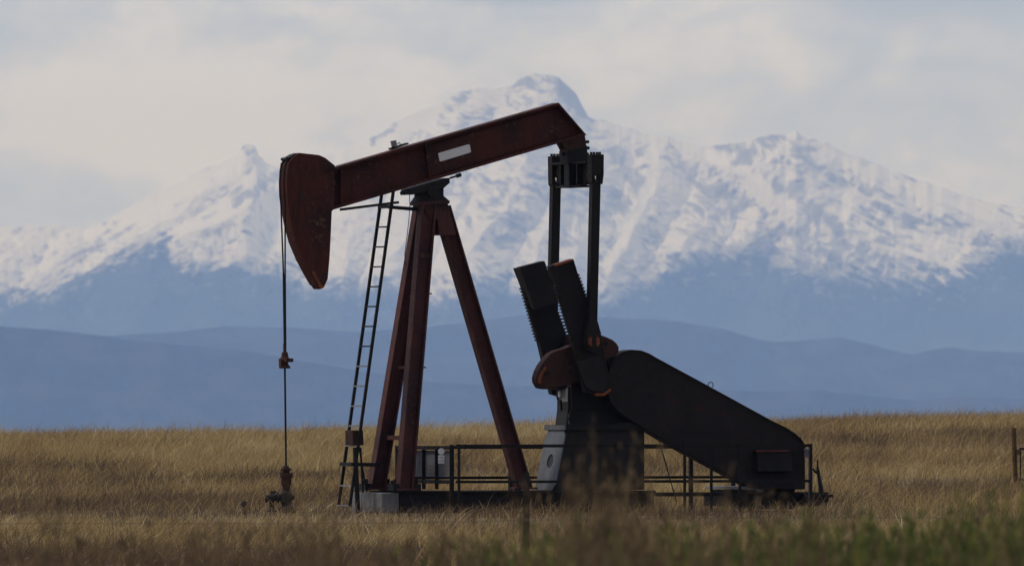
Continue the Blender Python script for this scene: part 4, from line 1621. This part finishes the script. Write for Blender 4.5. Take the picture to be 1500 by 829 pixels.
m.lathe((0, 0, 0), [(0.13, WZ(757)), (0.13, WZ(744)), (0.115, WZ(743)), (0.075, WZ(741)), (0.07, WZ(738)), (0.09, WZ(736)), (0.09, WZ(722)), (0.07, WZ(718))], 18)
m.build('tubing_head', M_WELL, wr)
m = MB()
m.cyl((0, 0, WZ(728.5)), (-0.30, 0, WZ(728.5)), 0.05, n=14)
m.cyl((-0.11, 0, WZ(728.5)), (-0.15, 0, WZ(728.5)), 0.085, n=14)
m.cyl((-0.17, 0, WZ(727.0)), (-0.25, 0, WZ(728)), 0.075, n=14)
m.cyl((-0.30, 0, WZ(730)), (-0.335, 0, WZ(730)), 0.065, n=12)
m.cyl((-0.23, 0, WZ(732)), (-0.23, 0, WZ(757)), 0.04, n=12)
m.cyl((-0.23, 0, WZ(746.5)), (-0.23, 0, WZ(749.5)), 0.085, n=12)
vl = m.build('side_valve', M_WELL, wr)
m = MB()
m.cyl((-0.2, -0.0, WZ(724)), (-0.2, 0, WZ(720)), 0.03, n=10)
m.box((-0.2, -0.02, WZ(720)), (0.10, 0.05, 0.025))
m.build('valve_handle', M_WELL, vl)
m = MB()
m.cyl((0.08, 0, WZ(728)), (0.13, 0, WZ(728)), 0.04, n=12)
m.build('side_plug', M_WELL, wr)

# ------------------------------------------------------------------ small things in the grass


def ground_thing(name, px, Y, label, cat):
    X = (px - 750) * K * (Y - CAMY)
    o = empty(name, (X, Y, float(ground_h(X, Y))))
    return props(o, label, cat)


r = ground_thing('pipe_riser', 357, -1.0, 'short grey pipe stub with a dark cap left of the wellhead', 'pipe stub')
m = MB()
m.lathe((0, 0, 0), [(0.045, -0.05), (0.045, 0.085)], 12)
m.build('pipe', M_ALU_LIT, r)
m = MB()
m.lathe((0, 0, 0), [(0.03, 0.083), (0.03, 0.11), (0.05, 0.112), (0.05, 0.16), (0.035, 0.165), (0.03, 0.19)], 10)
m.build('cap', M_WELL, r)

r = ground_thing('electric_post', 1186.5, 1.6, 'grey capped service post just right of the belt guard', 'post')
HZ = lambda py: EYE + (PY_EYE - py) * K * (1.6 - CAMY) - r.location.z
m = MB()
m.box((0, 0, HZ(692)), (0.055, 0.055, HZ(664) - HZ(738)))
m.build('pole', M_GREY, r)
m = MB()
m.box((-0.03, -0.02, HZ(664)), (0.125, 0.12, HZ(659) - HZ(669.5)))
m.build('box', M_GREY, r, 0.006)
m = MB()
m.box((-0.03, -0.02, HZ(657.6)), (0.14, 0.14, 0.02))
m.build('lid', M_ALU_LIT, r)

r = ground_thing('brake_lever', 1203, 1.0, 'dark forked lever standing in the grass right of the service post', 'lever')
HZ = lambda py: EYE + (PY_EYE - py) * K * (1.0 - CAMY) - r.location.z
xx = lambda px: (px - 1203) * K * 181.0
m = MB()
m.tube([(xx(1204.5), 0, HZ(735)), (xx(1203), 0, HZ(718)), (xx(1200), 0, HZ(700)), (xx(1198.2), 0, HZ(690)), (xx(1197.4), 0, HZ(682)), (xx(1198, ), 0, HZ(673))], [0.05, 0.04, 0.028, 0.03, 0.014, 0.012], 8)
m.build('handle', M_BLACK, r)
m = MB()
m.tube([(xx(1190.5), 0, HZ(686)), (xx(1194), 0, HZ(690.5)), (xx(1199), 0, HZ(692.5))], [0.015, 0.022, 0.03], 8)
m.build('fork', M_BLACK, r)
m = MB()
m.box((xx(1203), 0, HZ(729)), (0.24, 0.2, 0.13))
m.box((xx(1211), 0, HZ(726)), (0.2, 0.08, 0.05))
m.build('bracket', M_BLACK, r)

# guy line under the belt guard
r = ground_thing('guy_wire', 977, 1.0, 'thin dark guy wire slanting down between pedestal and railing posts', 'wire')
m = MB()
a_, c_ = world_at(964, 640, 0.6), world_at(991, 735, -0.4)
m.tube([a_ - r.location, c_ - r.location], 0.011, 6)
m.build('strand', M_BLACK, r)

# ------------------------------------------------------------------ gate at the right edge
GYY = 24.0
gd = GYY - CAMY
r = ground_thing('gate_post', 1487.5, GYY, 'tall rusty pipe post at the right edge of the field', 'post')
GZf = lambda py: EYE + (PY_EYE - py) * K * gd
r.location.z = GZf(731)
m = MB()
hh = GZf(628) - GZf(731)
m.tube([(0.02, 0, -0.3), (0.02, 0, 0), (-0.015, 0, hh * 0.55), (-0.03, 0, hh)], 0.043, 12)
m.build('pipe', M_RUSTP, r)
m = MB()
m.cyl((-0.03, 0, hh - 0.004), (-0.03, 0, hh + 0.02), 0.05, n=12)
m.build('cap', M_RUSTP, r)
for z_ in (GZf(662), GZf(705)):
    m = MB()
    m.box((0.045, -0.01, z_ - r.location.z), (0.07, 0.09, 0.09))
    m.build('hinge', M_RUSTP, r)
g = empty('field_gate', (r.location.x + 0.07, GYY, r.location.z))
props(g, 'dark tubular field gate hung on the rusty pipe post', 'gate')
zt_, zb_ = GZf(657) - g.location.z, GZf(702) - g.location.z
GW = 2.6
for z_ in (zt_, zb_):
    m = MB()
    m.cyl((0, 0, z_), (GW, 0, z_), 0.02, n=10)
    m.build('rail', M_BLACK, g)
m = MB()
m.cyl((0.02, 0, zb_ - 0.0), (0.02, 0, zt_), 0.012, n=8)
m.build('upright', M_BLACK, g)
for x in (0.125, 0.78, 1.43, 2.08, GW - 0.03):
    m = MB()
    m.cyl((x, 0, zb_), (x, 0, zt_), 0.015, n=8)
    m.build('upright', M_BLACK, g)

# ------------------------------------------------------------------ blurred fence post near the camera
FY = -72.0
r = ground_thing('fence_post', 771, FY, 'blurred dark metal fence post in the middle foreground', 'fence post')
fd = FY - CAMY
FZ = lambda py: EYE + (PY_EYE - py) * K * fd - r.location.z
m = MB()
m.bar((0, 0, -0.3), (0, 0, FZ(692)), 0.065, 0.012, (0, 1, 0))
m.bar((0, 0.022, -0.3), (0, 0.022, FZ(692)), 0.012, 0.032, (0, 1, 0))
for k in range(14):
    m.box((0, -0.009, 0.1 + k * 0.06), (0.03, 0.008, 0.02))
m.build('shaft', paint('dark_post_paint', (0.018, 0.015, 0.013), (0.05, 0.03, 0.022), (0.012, 0.01, 0.009), 0.75, 5, 0.4), r)
m = MB()
m.box((0, -0.01, FZ(760)), (0.055, 0.014, 0.03))
m.build('wire_clip', M_WIRE, r)
for (py, lab) in ((762, 'upper blurred strand of fence wire crossing the foreground'), (799, 'lower blurred strand of fence wire crossing the foreground')):
    w_ = empty('fence_wire', (r.location.x, FY - 0.03, FZ(py) + r.location.z))
    props(w_, lab, 'wire')
    m = MB()
    m.tube([(x, 0, 0.012 * math.sin(x * 0.9) + 0.008 * x) for x in np.linspace(-6.5, 6.5, 40)], 0.0025, 6)
    m.build('strand', M_WIRE, w_)
